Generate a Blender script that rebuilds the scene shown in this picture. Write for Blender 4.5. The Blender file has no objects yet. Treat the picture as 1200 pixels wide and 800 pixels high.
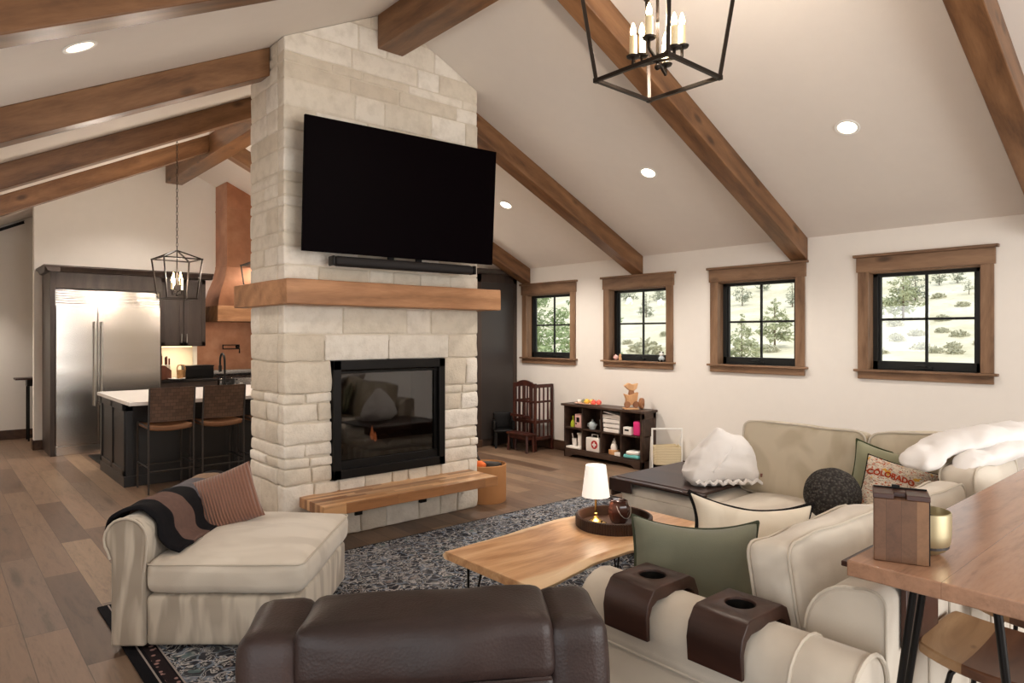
import bpy, bmesh, math, random
from mathutils import Vector, Matrix, Euler, noise
random.seed(7)
SC = bpy.context.scene
COL = SC.collection
R = math.radians
PI = math.pi

# ------------------------------------------------------------------ materials
def S(r, g, b):
    def f(v):
        v /= 255.0
        return v / 12.92 if v <= .04045 else ((v + .055) / 1.055) ** 2.4
    return (f(r), f(g), f(b), 1.0)

class NT:
    """small helper around a node tree"""
    def __init__(s, name):
        s.m = bpy.data.materials.new(name); s.m.use_nodes = True
        s.t = s.m.node_tree; s.t.nodes.clear()
        s.out = s.n('ShaderNodeOutputMaterial')
        s.b = s.n('ShaderNodeBsdfPrincipled')
        s.l(s.b.outputs[0], s.out.inputs[0])
    def n(s, t, **kw):
        nd = s.t.nodes.new(t)
        for k, v in kw.items(): setattr(nd, k, v)
        return nd
    def l(s, a, b): s.t.links.new(a, b)
    def put(s, sock, v):
        if hasattr(v, 'is_linked'): s.l(v, sock)
        else: sock.default_value = v
    def math(s, op, a, b=None, c=None, clamp=False):
        nd = s.n('ShaderNodeMath', operation=op); nd.use_clamp = clamp
        s.put(nd.inputs[0], a)
        if b is not None: s.put(nd.inputs[1], b)
        if c is not None: s.put(nd.inputs[2], c)
        return nd.outputs[0]
    def mix(s, f, a, b, mode='MIX'):
        nd = s.n('ShaderNodeMix', data_type='RGBA', blend_type=mode)
        s.put(nd.inputs[0], f); s.put(nd.inputs[6], a); s.put(nd.inputs[7], b)
        return nd.outputs[2]
    def coord(s, scale=(1, 1, 1), rand=0.0, kind='Object'):
        tc = s.n('ShaderNodeTexCoord'); mp = s.n('ShaderNodeMapping')
        mp.inputs['Scale'].default_value = scale
        v = tc.outputs[kind]
        if rand:
            oi = s.n('ShaderNodeObjectInfo')
            ad = s.n('ShaderNodeVectorMath', operation='ADD')
            mu = s.math('MULTIPLY', oi.outputs['Random'], rand)
            cb = s.n('ShaderNodeCombineXYZ')
            for i in range(3): s.l(mu, cb.inputs[i])
            s.l(v, ad.inputs[0]); s.l(cb.outputs[0], ad.inputs[1]); v = ad.outputs[0]
        s.l(v, mp.inputs[0]); return mp.outputs[0]
    def noise(s, v, scale, detail=3, rough=.55, dist=0.0):
        nd = s.n('ShaderNodeTexNoise'); s.l(v, nd.inputs['Vector'])
        nd.inputs['Scale'].default_value = scale; nd.inputs['Detail'].default_value = detail
        nd.inputs['Roughness'].default_value = rough; nd.inputs['Distortion'].default_value = dist
        return nd.outputs['Fac']
    def voro(s, v, scale, feature='F1', out='Distance'):
        nd = s.n('ShaderNodeTexVoronoi', feature=feature); s.l(v, nd.inputs['Vector'])
        nd.inputs['Scale'].default_value = scale
        return nd.outputs[out]
    def ramp(s, f, stops, interp='LINEAR'):
        nd = s.n('ShaderNodeValToRGB'); nd.color_ramp.interpolation = interp
        e = nd.color_ramp.elements
        while len(e) < len(stops): e.new(.5)
        for k, (p, c) in zip(e, stops):
            k.position = p; k.color = c if hasattr(c, '__len__') else (c, c, c, 1)
        s.l(f, nd.inputs[0]); return nd.outputs[0]
    def bump(s, h, strength=.2, dist=.01):
        nd = s.n('ShaderNodeBump'); nd.inputs['Strength'].default_value = strength
        nd.inputs['Distance'].default_value = dist
        s.l(h, nd.inputs['Height']); s.l(nd.outputs[0], s.b.inputs['Normal'])
    def fin(s, col=None, rough=.5, metal=0.0, spec=None, **kw):
        if col is not None: s.put(s.b.inputs['Base Color'], col)
        s.put(s.b.inputs['Roughness'], rough); s.put(s.b.inputs['Metallic'], metal)
        if spec is not None: s.b.inputs['Specular IOR Level'].default_value = spec
        for k, v in kw.items(): s.put(s.b.inputs[k.replace('_', ' ')], v)
        return s.m

def plain(name, c, rough=.5, metal=0.0, spec=None, bumpy=0.0, bscale=80):
    n = NT(name); v = n.coord()
    f = n.noise(v, 9, 3)
    col = n.mix(n.math('MULTIPLY', f, .18), c, tuple(x * .75 for x in c[:3]) + (1,))
    if bumpy: n.bump(n.noise(v, bscale, 3), bumpy, .004)
    return n.fin(col, rough, metal, spec)

def wood(name, dark, mid, light, axis='X', rough=.5, knots=True, grain=1.0, rand=37.0, spec=.4):
    n = NT(name)
    sc = {'X': (.22, 1, 1), 'Y': (1, .22, 1), 'Z': (1, 1, .22)}[axis]
    v = n.coord(sc, rand)
    f = n.noise(v, 6 * grain, 5, .6, .7)
    fine = n.noise(n.coord(tuple(.12 if k < .5 else 1 for k in sc), rand), 90 * grain, 2, .6)
    w = n.n('ShaderNodeTexWave', wave_type='RINGS', rings_direction=axis)
    n.l(v, w.inputs['Vector'])
    w.inputs['Scale'].default_value = 3.2 * grain; w.inputs['Distortion'].default_value = 3.5
    w.inputs['Detail'].default_value = 3; w.inputs['Detail Scale'].default_value = 1.5
    g = n.math('ADD', n.math('MULTIPLY', f, .88), n.math('MULTIPLY', w.outputs['Fac'], .12))
    g = n.math('ADD', g, n.math('MULTIPLY', n.math('SUBTRACT', fine, .5), .22))
    col = n.ramp(g, [(.25, dark), (.48, mid), (.72, light)])
    if knots:
        k = n.voro(n.coord(tuple(.45 if q < .5 else 1 for q in sc), rand), 5.2)
        km = n.ramp(k, [(.07, 1.0), (.19, 0.0)])
        col = n.mix(n.math('MULTIPLY', km, .75), col, tuple(x * .35 for x in dark[:3]) + (1,))
    n.bump(fine, .12, .002)
    return n.fin(col, rough, 0, spec)

def fabric(name, base, shade, streak=(1, 1, .35), amount=.6, rough=.9, weave=220, sc=6):
    n = NT(name); v = n.coord(streak, 11.0)
    f = n.noise(v, sc, 2, .5, .4)
    m = n.ramp(f, [(.44, 0.0), (.56, 1.0)])
    big = n.noise(n.coord((1, 1, 1), 5.0), 2.2, 2)
    m2 = n.math('MULTIPLY', m, n.math('MULTIPLY', big, 1.5 * amount), clamp=True)
    col = n.mix(m2, base, shade)
    h = n.noise(n.coord(), weave, 2)
    n.bump(h, .25, .002)
    return n.fin(col, rough, 0, .2, Sheen_Weight=.25)

def emit(name, c, strength):
    n = NT(name); e = n.n('ShaderNodeEmission')
    e.inputs[0].default_value = c; e.inputs[1].default_value = strength
    n.l(e.outputs[0], n.out.inputs[0]); return n.m

M = {}
M['wall'] = plain('painted_plaster', S(234, 228, 220), .85, 0, .2, .06, 120)
M['ceil'] = plain('ceiling_paint', S(232, 224, 215), .9, 0, .15, .05, 120)
M['beam'] = wood('stained_beam', S(74, 48, 30), S(116, 81, 53), S(142, 104, 72), 'X', .36)
M['trimY'] = wood('stained_trim_y', S(88, 63, 44), S(126, 96, 72), S(148, 117, 90), 'Y', .5)
M['trimZ'] = wood('stained_trim_z', S(88, 63, 44), S(126, 96, 72), S(148, 117, 90), 'Z', .5)
M['mantel'] = wood('mantel_oak', S(126, 88, 58), S(160, 114, 78), S(188, 140, 100), 'X', .55, False, .8)
M['base'] = wood('baseboard_stain', S(52, 34, 24), S(74, 51, 37), S(92, 66, 48), 'Y', .5, False)
M['black'] = plain('black_metal', S(26, 24, 23), .42, .6, .4)
M['blackframe'] = plain('black_window_frame', S(22, 23, 22), .5, 0, .4)
M['bronze'] = plain('dark_bronze', S(44, 36, 30), .4, .7)
M['espresso'] = wood('espresso_cabinet', S(44, 34, 29), S(58, 46, 40), S(70, 57, 49), 'Z', .4, False)
M['island'] = plain('island_paint', S(29, 28, 29), .4, 0, .5)
M['quartz'] = plain('white_quartz', S(238, 234, 228), .2, 0, .5)
M['darkstone'] = plain('dark_counter', S(38, 34, 32), .25)
M['chrome'] = plain('brushed_nickel', S(190, 186, 180), .3, 1.0)
M['white'] = plain('white_paint', S(240, 238, 232), .45)
M['whitecloth'] = fabric('white_cloth', S(234, 230, 227), S(220, 216, 212), (1, 1, 1), .3, .95, 160)
M['cream'] = fabric('cream_suede', S(208, 198, 182), S(160, 148, 133), (1, 1, .17), 1.15, .92, 240, 12)
M['creamarm'] = fabric('cream_suede_arm', S(206, 196, 181), S(176, 164, 149), (1, .45, .5), .6, .92, 240, 6)
M['creamtop'] = fabric('cream_suede_cushion', S(217, 208, 194), S(190, 179, 164), (.5, 1, 1), .55, .92, 240, 6)
M['khaki'] = fabric('khaki_suede_cushion', S(200, 189, 168), S(172, 159, 136), (1, .6, .3), .8, .92, 240, 8)
M['pipe'] = plain('cream_piping', S(202, 192, 177), .85, 0, .2)
M['leather'] = None
M['darkwood'] = wood('walnut_stain', S(38, 21, 15), S(58, 33, 24), S(78, 46, 34), 'X', .35, False, .8)
M['darkwoodY'] = wood('walnut_stain_y', S(34, 20, 15), S(50, 30, 23), S(66, 41, 32), 'Y', .38, False, .8)
M['cherry'] = wood('dark_cherry', S(40, 16, 11), S(62, 27, 18), S(84, 40, 27), 'Z', .38, False)
M['cubby'] = wood('cubby_espresso', S(46, 32, 25), S(62, 45, 36), S(78, 58, 46), 'Y', .42, False)
M['copper'] = None
M['gold'] = plain('brass', S(212, 170, 96), .25, 1.0)
M['brushedgold'] = plain('brushed_brass', S(186, 175, 142), .45, .9)
M['shade'] = None
M['candle'] = plain('candle_sleeve', S(236, 220, 180), .6)
M['bulb'] = emit('candle_bulb', S(255, 214, 150), 30)
M['can'] = emit('recessed_lens', S(255, 232, 200), 9)

def mk_leather():
    n = NT('brown_leather'); v = n.coord((1, 1, 1), 3)
    f = n.noise(v, 3.5, 5, .6)
    col = n.ramp(f, [(.3, S(34, 23, 21)), (.55, S(47, 33, 30)), (.75, S(60, 44, 40))])
    h = n.math('ADD', n.voro(v, 160), n.math('MULTIPLY', n.noise(v, 20, 4), .8))
    n.bump(h, .12, .004)
    return n.fin(col, n.ramp(n.noise(v, 6, 3), [(.3, .38), (.7, .52)]), 0, .38)
M['leather'] = mk_leather()

def mk_copper():
    n = NT('aged_copper'); v = n.coord()
    f = n.noise(v, 3, 4)
    col = n.ramp(f, [(.3, S(164, 116, 90)), (.55, S(190, 138, 108)), (.75, S(208, 160, 130))])
    return n.fin(col, .33, 1.0)
M['copper'] = mk_copper()

def mk_steel():
    n = NT('stainless_steel'); v = n.coord((.02, 1, 1))
    f = n.noise(n.coord((.25, 1, 1)), 2.0, 2)
    n.bump(n.noise(n.coord((.03, .1, 1)), 2.2, 1), .35, .03)
    return n.fin(S(205, 200, 194), .24, 1.0)
M['steel'] = mk_steel()

def mk_shade():
    n = NT('lamp_shade_fabric')
    return n.fin(S(250, 248, 244), .8, 0, .2, Emission_Color=S(255, 246, 232), Emission_Strength=.4)
M['shade'] = mk_shade()

def mk_stone():
    n = NT('limestone_ashlar'); v = n.coord()
    at = n.n('ShaderNodeAttribute'); at.attribute_name = 'tone'
    t = at.outputs['Fac']
    col = n.ramp(t, [(0, S(208, 196, 178)), (.35, S(220, 210, 194)), (.65, S(227, 218, 204)), (1, S(235, 228, 217))])
    f = n.noise(v, 9, 5, .6)
    col = n.mix(n.ramp(f, [(.45, 0.0), (.75, .45)]), col, S(176, 164, 146))
    pit = n.ramp(n.voro(v, 38), [(.03, 1.0), (.09, 0.0)])
    pit = n.math('MULTIPLY', pit, n.ramp(n.noise(v, 5, 2), [(.5, 0.0), (.6, 1.0)]))
    col = n.mix(n.math('MULTIPLY', pit, .6), col, S(128, 114, 98))
    h = n.math('ADD', n.noise(v, 14, 6, .65), n.math('MULTIPLY', n.noise(v, 60, 3), .35))
    h = n.math('SUBTRACT', h, pit)
    n.bump(h, .6, .02)
    return n.fin(col, .9, 0, .2)
M['stone'] = mk_stone()
M['mortar'] = plain('mortar', S(216, 206, 190), .95, 0, .1, .3, 60)

def planks(name, width, length, cols, grain_dark=.75, along='Y', rough=.42, gap=.004, spec=.4):
    """boards laid side by side, each with its own tone (length along an axis)"""
    n = NT(name); tc = n.n('ShaderNodeTexCoord'); sp = n.n('ShaderNodeSeparateXYZ')
    n.l(tc.outputs['Object'], sp.inputs[0])
    a, b = (sp.outputs[0], sp.outputs[1]) if along == 'Y' else (sp.outputs[1], sp.outputs[0])
    u = n.math('DIVIDE', a, width); row = n.math('FLOOR', u)
    wn = n.n('ShaderNodeTexWhiteNoise', noise_dimensions='1D'); n.l(row, wn.inputs['W'])
    vv = n.math('ADD', n.math('DIVIDE', b, length), n.math('MULTIPLY', wn.outputs['Value'], 7.0))
    colm = n.math('FLOOR', vv)
    cb = n.n('ShaderNodeCombineXYZ'); n.l(row, cb.inputs[0]); n.l(colm, cb.inputs[1])
    w2 = n.n('ShaderNodeTexWhiteNoise', noise_dimensions='2D'); n.l(cb.outputs[0], w2.inputs['Vector'])
    tone = n.ramp(w2.outputs['Value'], [(i / (len(cols) - 1), c) for i, c in enumerate(cols)])
    # grain with an offset per board
    off = n.n('ShaderNodeVectorMath', operation='MULTIPLY_ADD')
    n.l(w2.outputs['Color'], off.inputs[0]); off.inputs[1].default_value = (30, 30, 30)
    mp = n.n('ShaderNodeMapping'); mp.inputs['Scale'].default_value = (1, .13, 1) if along == 'Y' else (.13, 1, 1)
    n.l(tc.outputs['Object'], mp.inputs[0]); n.l(mp.outputs[0], off.inputs[2])
    g = n.noise(off.outputs[0], 14, 5, .65, 1.2)
    g2 = n.noise(off.outputs[0], 120, 2, .6)
    gg = n.math('ADD', n.math('MULTIPLY', g, .8), n.math('MULTIPLY', g2, .25))
    gm = n.ramp(gg, [(.33, grain_dark * .8), (.5, .95), (.7, 1.12)])
    col = n.mix(1.0, tone, gm, 'MULTIPLY')
    k = n.ramp(n.voro(off.outputs[0], 2.6), [(.03, 1.0), (.10, 0.0)])
    col = n.mix(n.math('MULTIPLY', k, .6), col, tuple(x * .3 for x in cols[0][:3]) + (1,))
    fu = n.math('FRACT', u); fv = n.math('FRACT', vv)
    eu = n.math('MULTIPLY', n.math('MINIMUM', fu, n.math('SUBTRACT', 1.0, fu)), width)
    ev = n.math('MULTIPLY', n.math('MINIMUM', fv, n.math('SUBTRACT', 1.0, fv)), length)
    e = n.math('LESS_THAN', n.math('MINIMUM', eu, ev), gap * .5)
    col = n.mix(n.math('MULTIPLY', e, .7), col, tuple(x * .25 for x in cols[0][:3]) + (1,))
    n.bump(n.math('SUBTRACT', gg, n.math('MULTIPLY', e, 1.5)), .15, .003)
    return n.fin(col, rough, 0, spec)
M['floor'] = planks('oak_floorboards', .19, 1.5,
    [S(88, 67, 52), S(106, 83, 66), S(118, 94, 75), S(128, 103, 83), S(112, 92, 77), S(142, 117, 93), S(100, 79, 64)],
    .72, 'Y', .4)
M['butcher'] = planks('butcher_block', .042, .42,
    [S(112, 70, 42), S(166, 116, 74), S(196, 148, 102), S(216, 172, 126), S(140, 92, 58), S(228, 188, 144)], .85, 'X', .35, .0008)
M['barslab'] = planks('bar_slab', .23, 3.0, [S(142, 104, 80), S(168, 128, 102), S(180, 142, 116), S(192, 154, 128)], .85, 'X', .2, .001, .6)
M['walnutbox'] = None
M['boxwood'] = planks('striped_walnut', .036, 3.0, [S(78, 52, 36), S(104, 72, 50), S(136, 100, 70), S(92, 63, 44)], .9, 'Y', .45, .0006)

def mk_liveedge():
    n = NT('live_edge_acacia'); v = n.coord((.16, 1, 1))
    sp = n.n('ShaderNodeSeparateXYZ'); tc = n.n('ShaderNodeTexCoord'); n.l(tc.outputs['Object'], sp.inputs[0])
    f = n.noise(v, 9, 5, .6, 1.8)
    fine = n.noise(n.coord((.08, 1, 1)), 90, 2)
    g = n.math('ADD', n.math('MULTIPLY', f, .85), n.math('MULTIPLY', n.math('SUBTRACT', fine, .5), .2))
    col = n.ramp(g, [(.28, S(184, 134, 90)), (.45, S(210, 162, 116)), (.58, S(222, 180, 134)), (.72, S(232, 198, 156))])
    e = n.math('ADD', n.math('ABSOLUTE', sp.outputs[1]), n.math('MULTIPLY', n.math('SUBTRACT', n.noise(n.coord((.6, .6, 1)), 4, 3), .5), .12))
    sap = n.ramp(e, [(.262, 0.0), (.285, 1.0)])
    col = n.mix(n.math('MULTIPLY', sap, .8), col, S(240, 210, 168))
    k = n.ramp(n.voro(n.coord((.5, 1, 1)), 4.5), [(.03, 1.0), (.08, 0.0)])
    col = n.mix(n.math('MULTIPLY', k, .7), col, S(120, 68, 34))
    n.bump(fine, .06, .002)
    return n.fin(col, .3, 0, .5)
M['liveedge'] = mk_liveedge()

def mk_rug(x0, x1, y0, y1):
    n = NT('persian_rug'); tc = n.n('ShaderNodeTexCoord'); v = tc.outputs['Object']
    sp = n.n('ShaderNodeSeparateXYZ'); n.l(v, sp.inputs[0])
    dx = n.math('SUBTRACT', (x1 - x0) / 2, n.math('ABSOLUTE', sp.outputs[0]))
    dy = n.math('SUBTRACT', (y1 - y0) / 2, n.math('ABSOLUTE', sp.outputs[1]))
    e = dx; edge = n.math('LESS_THAN', dy, .014)
    wv = n.n('ShaderNodeTexNoise'); n.l(v, wv.inputs['Vector']); wv.inputs['Scale'].default_value = 9
    mv = n.n('ShaderNodeVectorMath', operation='MULTIPLY_ADD')
    n.l(wv.outputs['Color'], mv.inputs[0]); mv.inputs[1].default_value = (.09, .09, 0); n.l(v, mv.inputs[2])
    vv = mv.outputs[0]
    navy, ivory, slate, teal, black = S(34, 35, 42), S(186, 182, 178), S(108, 118, 132), S(84, 106, 108), S(20, 19, 23)
    r1 = n.ramp(n.voro(vv, 13, 'DISTANCE_TO_EDGE'), [(.03, 1.0), (.06, 0.0)])
    fl = n.voro(vv, 7); fm = n.ramp(fl, [(.16, 1.0), (.2, 0.0), (.3, 0.0), (.33, .8), (.37, .0)])
    s = n.ramp(n.noise(vv, 19, 2, .5, 1.6), [(.505, 0.0), (.53, 1.0), (.575, 1.0), (.60, 0.0)])
    sel = n.noise(v, 6, 2)
    col = n.mix(r1, navy, slate)
    col = n.mix(n.math('MULTIPLY', s, .85), col, ivory)
    col = n.mix(n.math('MULTIPLY', fm, .8), col, n.ramp(sel, [(.42, teal), (.5, ivory), (.58, S(120, 104, 98))]))
    worn = n.ramp(n.noise(v, 2.4, 4), [(.4, 0.0), (.7, .4)])
    col = n.mix(worn, col, S(112, 112, 116))
    dots = n.ramp(n.voro(v, 26), [(.25, 1.0), (.32, 0.0)])
    bcol = n.mix(dots, S(38, 30, 32), S(150, 118, 112))
    b = n.ramp(n.math('MULTIPLY', e, 2.0), [(0, 0.0), (.12, .25), (.14, .5), (.24, .25), (.255, .75), (.27, 1.0)], 'CONSTANT')
    col2 = n.mix(n.math('GREATER_THAN', b, .9), black, col)
    line = n.math('COMPARE', b, .5, .05); line2 = n.math('COMPARE', b, .75, .05)
    col2 = n.mix(line, col2, bcol); col2 = n.mix(line2, col2, S(150, 140, 134))
    thin = n.math('COMPARE', e, .052, .004)
    col2 = n.mix(thin, col2, S(150, 140, 134))
    col2 = n.mix(edge, col2, black)
    n.bump(n.noise(v, 300, 2), .4, .004)
    return n.fin(col2, .95, 0, .1)

def mk_glass():
    n = NT('clear_window_glass')
    tr = n.n('ShaderNodeBsdfTransparent'); gl = n.n('ShaderNodeBsdfGlossy'); fr = n.n('ShaderNodeFresnel')
    tr.inputs[0].default_value = (.97, .98, .97, 1); gl.inputs['Roughness'].default_value = .02
    ge = n.n('ShaderNodeNewGeometry')
    n.l(n.math('ADD', 1.5, n.math('MULTIPLY', ge.outputs['Backfacing'], 1 / 1.5 - 1.5)), fr.inputs[0])
    mx = n.n('ShaderNodeMixShader'); n.l(fr.outputs[0], mx.inputs[0]); n.l(tr.outputs[0], mx.inputs[1]); n.l(gl.outputs[0], mx.inputs[2])
    n.l(mx.outputs[0], n.out.inputs[0]); return n.m
M['glass'] = mk_glass()
def mk_fglass():
    n = NT('smoked_fire_glass')
    tr = n.n('ShaderNodeBsdfTransparent'); gl = n.n('ShaderNodeBsdfGlossy')
    tr.inputs[0].default_value = (.5, .47, .45, 1); gl.inputs['Roughness'].default_value = .03
    mx = n.n('ShaderNodeMixShader'); mx.inputs[0].default_value = .1
    n.l(tr.outputs[0], mx.inputs[1]); n.l(gl.outputs[0], mx.inputs[2])
    n.l(mx.outputs[0], n.out.inputs[0]); return n.m
M['fglass'] = mk_fglass()

# ------------------------------------------------------------------ geometry helpers
class B:
    def __init__(s): s.v = []; s.f = []; s.tone = []
    def add(s, vs, fs, mat=None, tone=0.5):
        o = len(s.v)
        s.v += [(mat @ Vector(p)) if mat else Vector(p) for p in vs]
        s.tone += [tone] * len(vs)
        s.f += [tuple(i + o for i in q) for q in fs]; return s
    def box(s, c, d, mat=None, tone=.5):
        x, y, z = (k / 2 for k in d)
        vs = [(c[0] + i * x, c[1] + j * y, c[2] + k * z) for i in (-1, 1) for j in (-1, 1) for k in (-1, 1)]
        return s.add(vs, [(0, 1, 3, 2), (4, 6, 7, 5), (0, 4, 5, 1), (2, 3, 7, 6), (0, 2, 6, 4), (1, 5, 7, 3)], mat, tone)
    def bb(s, x0, x1, y0, y1, z0, z1, mat=None, tone=.5):
        return s.box(((x0 + x1) / 2, (y0 + y1) / 2, (z0 + z1) / 2), (abs(x1 - x0), abs(y1 - y0), abs(z1 - z0)), mat, tone)
    def lathe(s, prof, c=(0, 0, 0), seg=24, mat=None, wob=None):
        vs = []; fs = []; n = len(prof)
        for i in range(seg):
            a = 2 * PI * i / seg
            k = wob(a) if wob else 1
            for r, z in prof: vs.append((c[0] + r * k * math.cos(a), c[1] + r * k * math.sin(a), c[2] + z))
        for i in range(seg):
            for j in range(n - 1):
                fs.append((i * n + j, ((i + 1) % seg) * n + j, ((i + 1) % seg) * n + j + 1, i * n + j + 1))
        if prof[0][0] > 1e-5: fs.append(tuple(i * n for i in range(seg))[::-1])
        if prof[-1][0] > 1e-5: fs.append(tuple(i * n + n - 1 for i in range(seg)))
        return s.add(vs, fs, mat)
    def cyl(s, c, r, h, seg=24, r2=None, mat=None):
        return s.lathe([(r, 0), (r if r2 is None else r2, h)], c, seg, mat)
    def ball(s, c, r, seg=20, rings=12, sq=(1, 1, 1), mat=None):
        vs = []; fs = []
        for j in range(rings + 1):
            t = PI * j / rings
            for i in range(seg):
                a = 2 * PI * i / seg
                vs.append((c[0] + r * sq[0] * math.sin(t) * math.cos(a), c[1] + r * sq[1] * math.sin(t) * math.sin(a), c[2] + r * sq[2] * math.cos(t)))
        for j in range(rings):
            for i in range(seg):
                fs.append((j * seg + i, (j + 1) * seg + i, (j + 1) * seg + (i + 1) % seg, j * seg + (i + 1) % seg))
        return s.add(vs, fs, mat)
    def tube(s, pts, r, seg=8, closed=False, mat=None):
        P = [Vector(p) for p in pts]; n = len(P)
        rr = r if hasattr(r, '__len__') else [r] * n
        vs = []; fs = []; up = None
        for i in range(n):
            if closed: t = P[(i + 1) % n] - P[i - 1]
            elif i == 0: t = P[1] - P[0]
            elif i == n - 1: t = P[-1] - P[-2]
            else: t = (P[i + 1] - P[i]).normalized() + (P[i] - P[i - 1]).normalized()
            t.normalize()
            if up is None: up = t.orthogonal().normalized()
            up = (up - t * up.dot(t))
            up = up.normalized() if up.length > 1e-6 else t.orthogonal().normalized()
            w = t.cross(up)
            k = 1.0
            for j in range(seg):
                a = 2 * PI * j / seg
                vs.append(P[i] + (up * math.cos(a) + w * math.sin(a)) * rr[i] * k)
        m = n if closed else n - 1
        for i in range(m):
            for j in range(seg):
                a, b = i * seg, ((i + 1) % n) * seg
                fs.append((a + j, a + (j + 1) % seg, b + (j + 1) % seg, b + j))
        if not closed:
            fs.append(tuple(range(seg))[::-1]); fs.append(tuple((n - 1) * seg + j for j in range(seg)))
        return s.add(vs, fs, mat)
    def bar(s, p0, p1, w, h=None, mat=None):
        """square bar from p0 to p1"""
        p0, p1 = Vector(p0), Vector(p1); t = (p1 - p0).normalized()
        a = t.cross(Vector((0, 0, 1)))
        a = a.normalized() if a.length > 1e-4 else Vector((1, 0, 0))
        b = a.cross(t); h = h or w
        vs = []
        for p in (p0, p1):
            for i, j in ((-1, -1), (1, -1), (1, 1), (-1, 1)): vs.append(p + a * i * w / 2 + b * j * h / 2)
        return s.add(vs, [(3, 2, 1, 0), (4, 5, 6, 7), (0, 1, 5, 4), (1, 2, 6, 5), (2, 3, 7, 6), (3, 0, 4, 7)], mat)
    def prism(s, poly, a0, a1, axis='Y', mat=None, cuts=1):
        """polygon (p,q) swept along an axis: X:(y,z) Y:(x,z) Z:(x,y)"""
        n = len(poly); vs = []; fs = []
        for k in range(cuts + 1):
            a = a0 + (a1 - a0) * k / cuts
            for p, q in poly: vs.append({'X': (a, p, q), 'Y': (p, a, q), 'Z': (p, q, a)}[axis])
        for k in range(cuts):
            for i in range(n):
                j = (i + 1) % n
                fs.append((k * n + i, k * n + j, (k + 1) * n + j, (k + 1) * n + i))
        fs.append(tuple(range(n))[::-1]); fs.append(tuple(cuts * n + i for i in range(n)))
        return s.add(vs, fs, mat)
    def soft(s, c, d, r, m=6, bulge=(0, 0, 0), nz=0.0, nf=5.0, mat=None, tone=.5, seed=0, sag=None):
        """rounded, bulging block"""
        h = [k / 2 for k in d]; r = min([r] + [k * .98 for k in h])
        L = []
        for q in h:
            inner = q - r
            L.append([-q, -q + r * .12, -q + r * .42] + [-inner + 2 * inner * i / m for i in range(m + 1)] + [q - r * .42, q - r * .12, q])
        N = [len(x) for x in L]; idx = {}; vs = []; fs = []
        def vid(i, j, k):
            if (i, j, k) in idx: return idx[(i, j, k)]
            p = Vector((L[0][i], L[1][j], L[2][k]))
            q = Vector([max(-(h[a] - r), min(h[a] - r, p[a])) for a in range(3)])
            dd = p - q
            if dd.length > 1e-9: p = q + dd.normalized() * r
            u = [p[a] / h[a] for a in range(3)]
            g = Vector((bulge[0] * u[0] * (1 - u[1] ** 2) * (1 - u[2] ** 2), bulge[1] * u[1] * (1 - u[0] ** 2) * (1 - u[2] ** 2),
                        bulge[2] * u[2] * (1 - u[0] ** 2) * (1 - u[1] ** 2)))
            p = p + g
            if nz: p = p + noise.noise_vector(p * nf + Vector((seed * 7.3, seed * 3.1, seed))) * nz
            if sag: p = sag(p, u)
            vs.append(p + Vector(c)); idx[(i, j, k)] = len(vs) - 1
            return len(vs) - 1
        for a in range(3):
            b1, b2 = (a + 1) % 3, (a + 2) % 3
            for side in (0, N[a] - 1):
                for i in range(N[b1] - 1):
                    for j in range(N[b2] - 1):
                        q = []
                        for di, dj in ((0, 0), (1, 0), (1, 1), (0, 1)):
                            t = [0, 0, 0]; t[a] = side; t[b1] = i + di; t[b2] = j + dj
                            q.append(vid(*t))
                        fs.append(tuple(q if side else q[::-1]))
        return s.add(vs, fs, mat, tone)

OFF = {}
def mobj(name, b, mat, parent=None, bevel=0.0, smooth=True, ang=38, bseg=2, clip=None):
    bm = bmesh.new()
    inv = Vector((0, 0, 0))
    if parent is not None: inv = OFF.get(parent.name, inv)
    for p in b.v: bm.verts.new(p - inv)
    bm.verts.ensure_lookup_table()
    for q in b.f:
        try: bm.faces.new([bm.verts[i] for i in q])
        except ValueError: pass
    lay = None
    if len(set(b.tone)) > 1:
        lay = bm.verts.layers.float.new('tone')
        for v, t in zip(bm.verts, b.tone): v[lay] = t
    bmesh.ops.recalc_face_normals(bm, faces=bm.faces)
    if clip:
        for co, no in clip:
            bmesh.ops.bisect_plane(bm, geom=bm.verts[:] + bm.edges[:] + bm.faces[:], plane_co=Vector(co) - inv, plane_no=no, clear_outer=True)
    me = bpy.data.meshes.new(name); bm.to_mesh(me); bm.free()
    if smooth:
        me.polygons.foreach_set('use_smooth', [True] * len(me.polygons))
        me.set_sharp_from_angle(angle=R(ang))
    me.materials.append(mat)
    o = bpy.data.objects.new(name, me); COL.objects.link(o)
    if parent is not None:
        o.parent = parent
        if parent.name in OFF: OFF[o.name] = inv
    if bevel:
        md = o.modifiers.new('bevel', 'BEVEL'); md.width = bevel; md.segments = bseg; md.limit_method = 'ANGLE'; md.angle_limit = R(40)
        md.harden_normals = False
    return o

def tag(o, label=None, cat=None, group=None, kind=None):
    if label: o['label'] = label
    if cat: o['category'] = cat
    if group: o['group'] = group
    if kind: o['kind'] = kind
    return o

def thing(name, label, cat, loc=(0, 0, 0), rz=0.0, group=None, kind=None, world=False):
    """an Empty at the base of a thing; world=True: its parts are given in room coordinates"""
    o = bpy.data.objects.new(name, None); COL.objects.link(o)
    o.empty_display_size = .1
    o.location = loc; o.rotation_euler = (0, 0, rz)
    if world: OFF[o.name] = Vector(loc)
    return tag(o, label, cat, group, kind)

def single(name, b, mat, label, cat, loc=(0, 0, 0), rot=(0, 0, 0), group=None, kind=None, **kw):
    o = mobj(name, b, mat, None, **kw); o.location = loc; o.rotation_euler = rot
    return tag(o, label, cat, group, kind)

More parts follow.
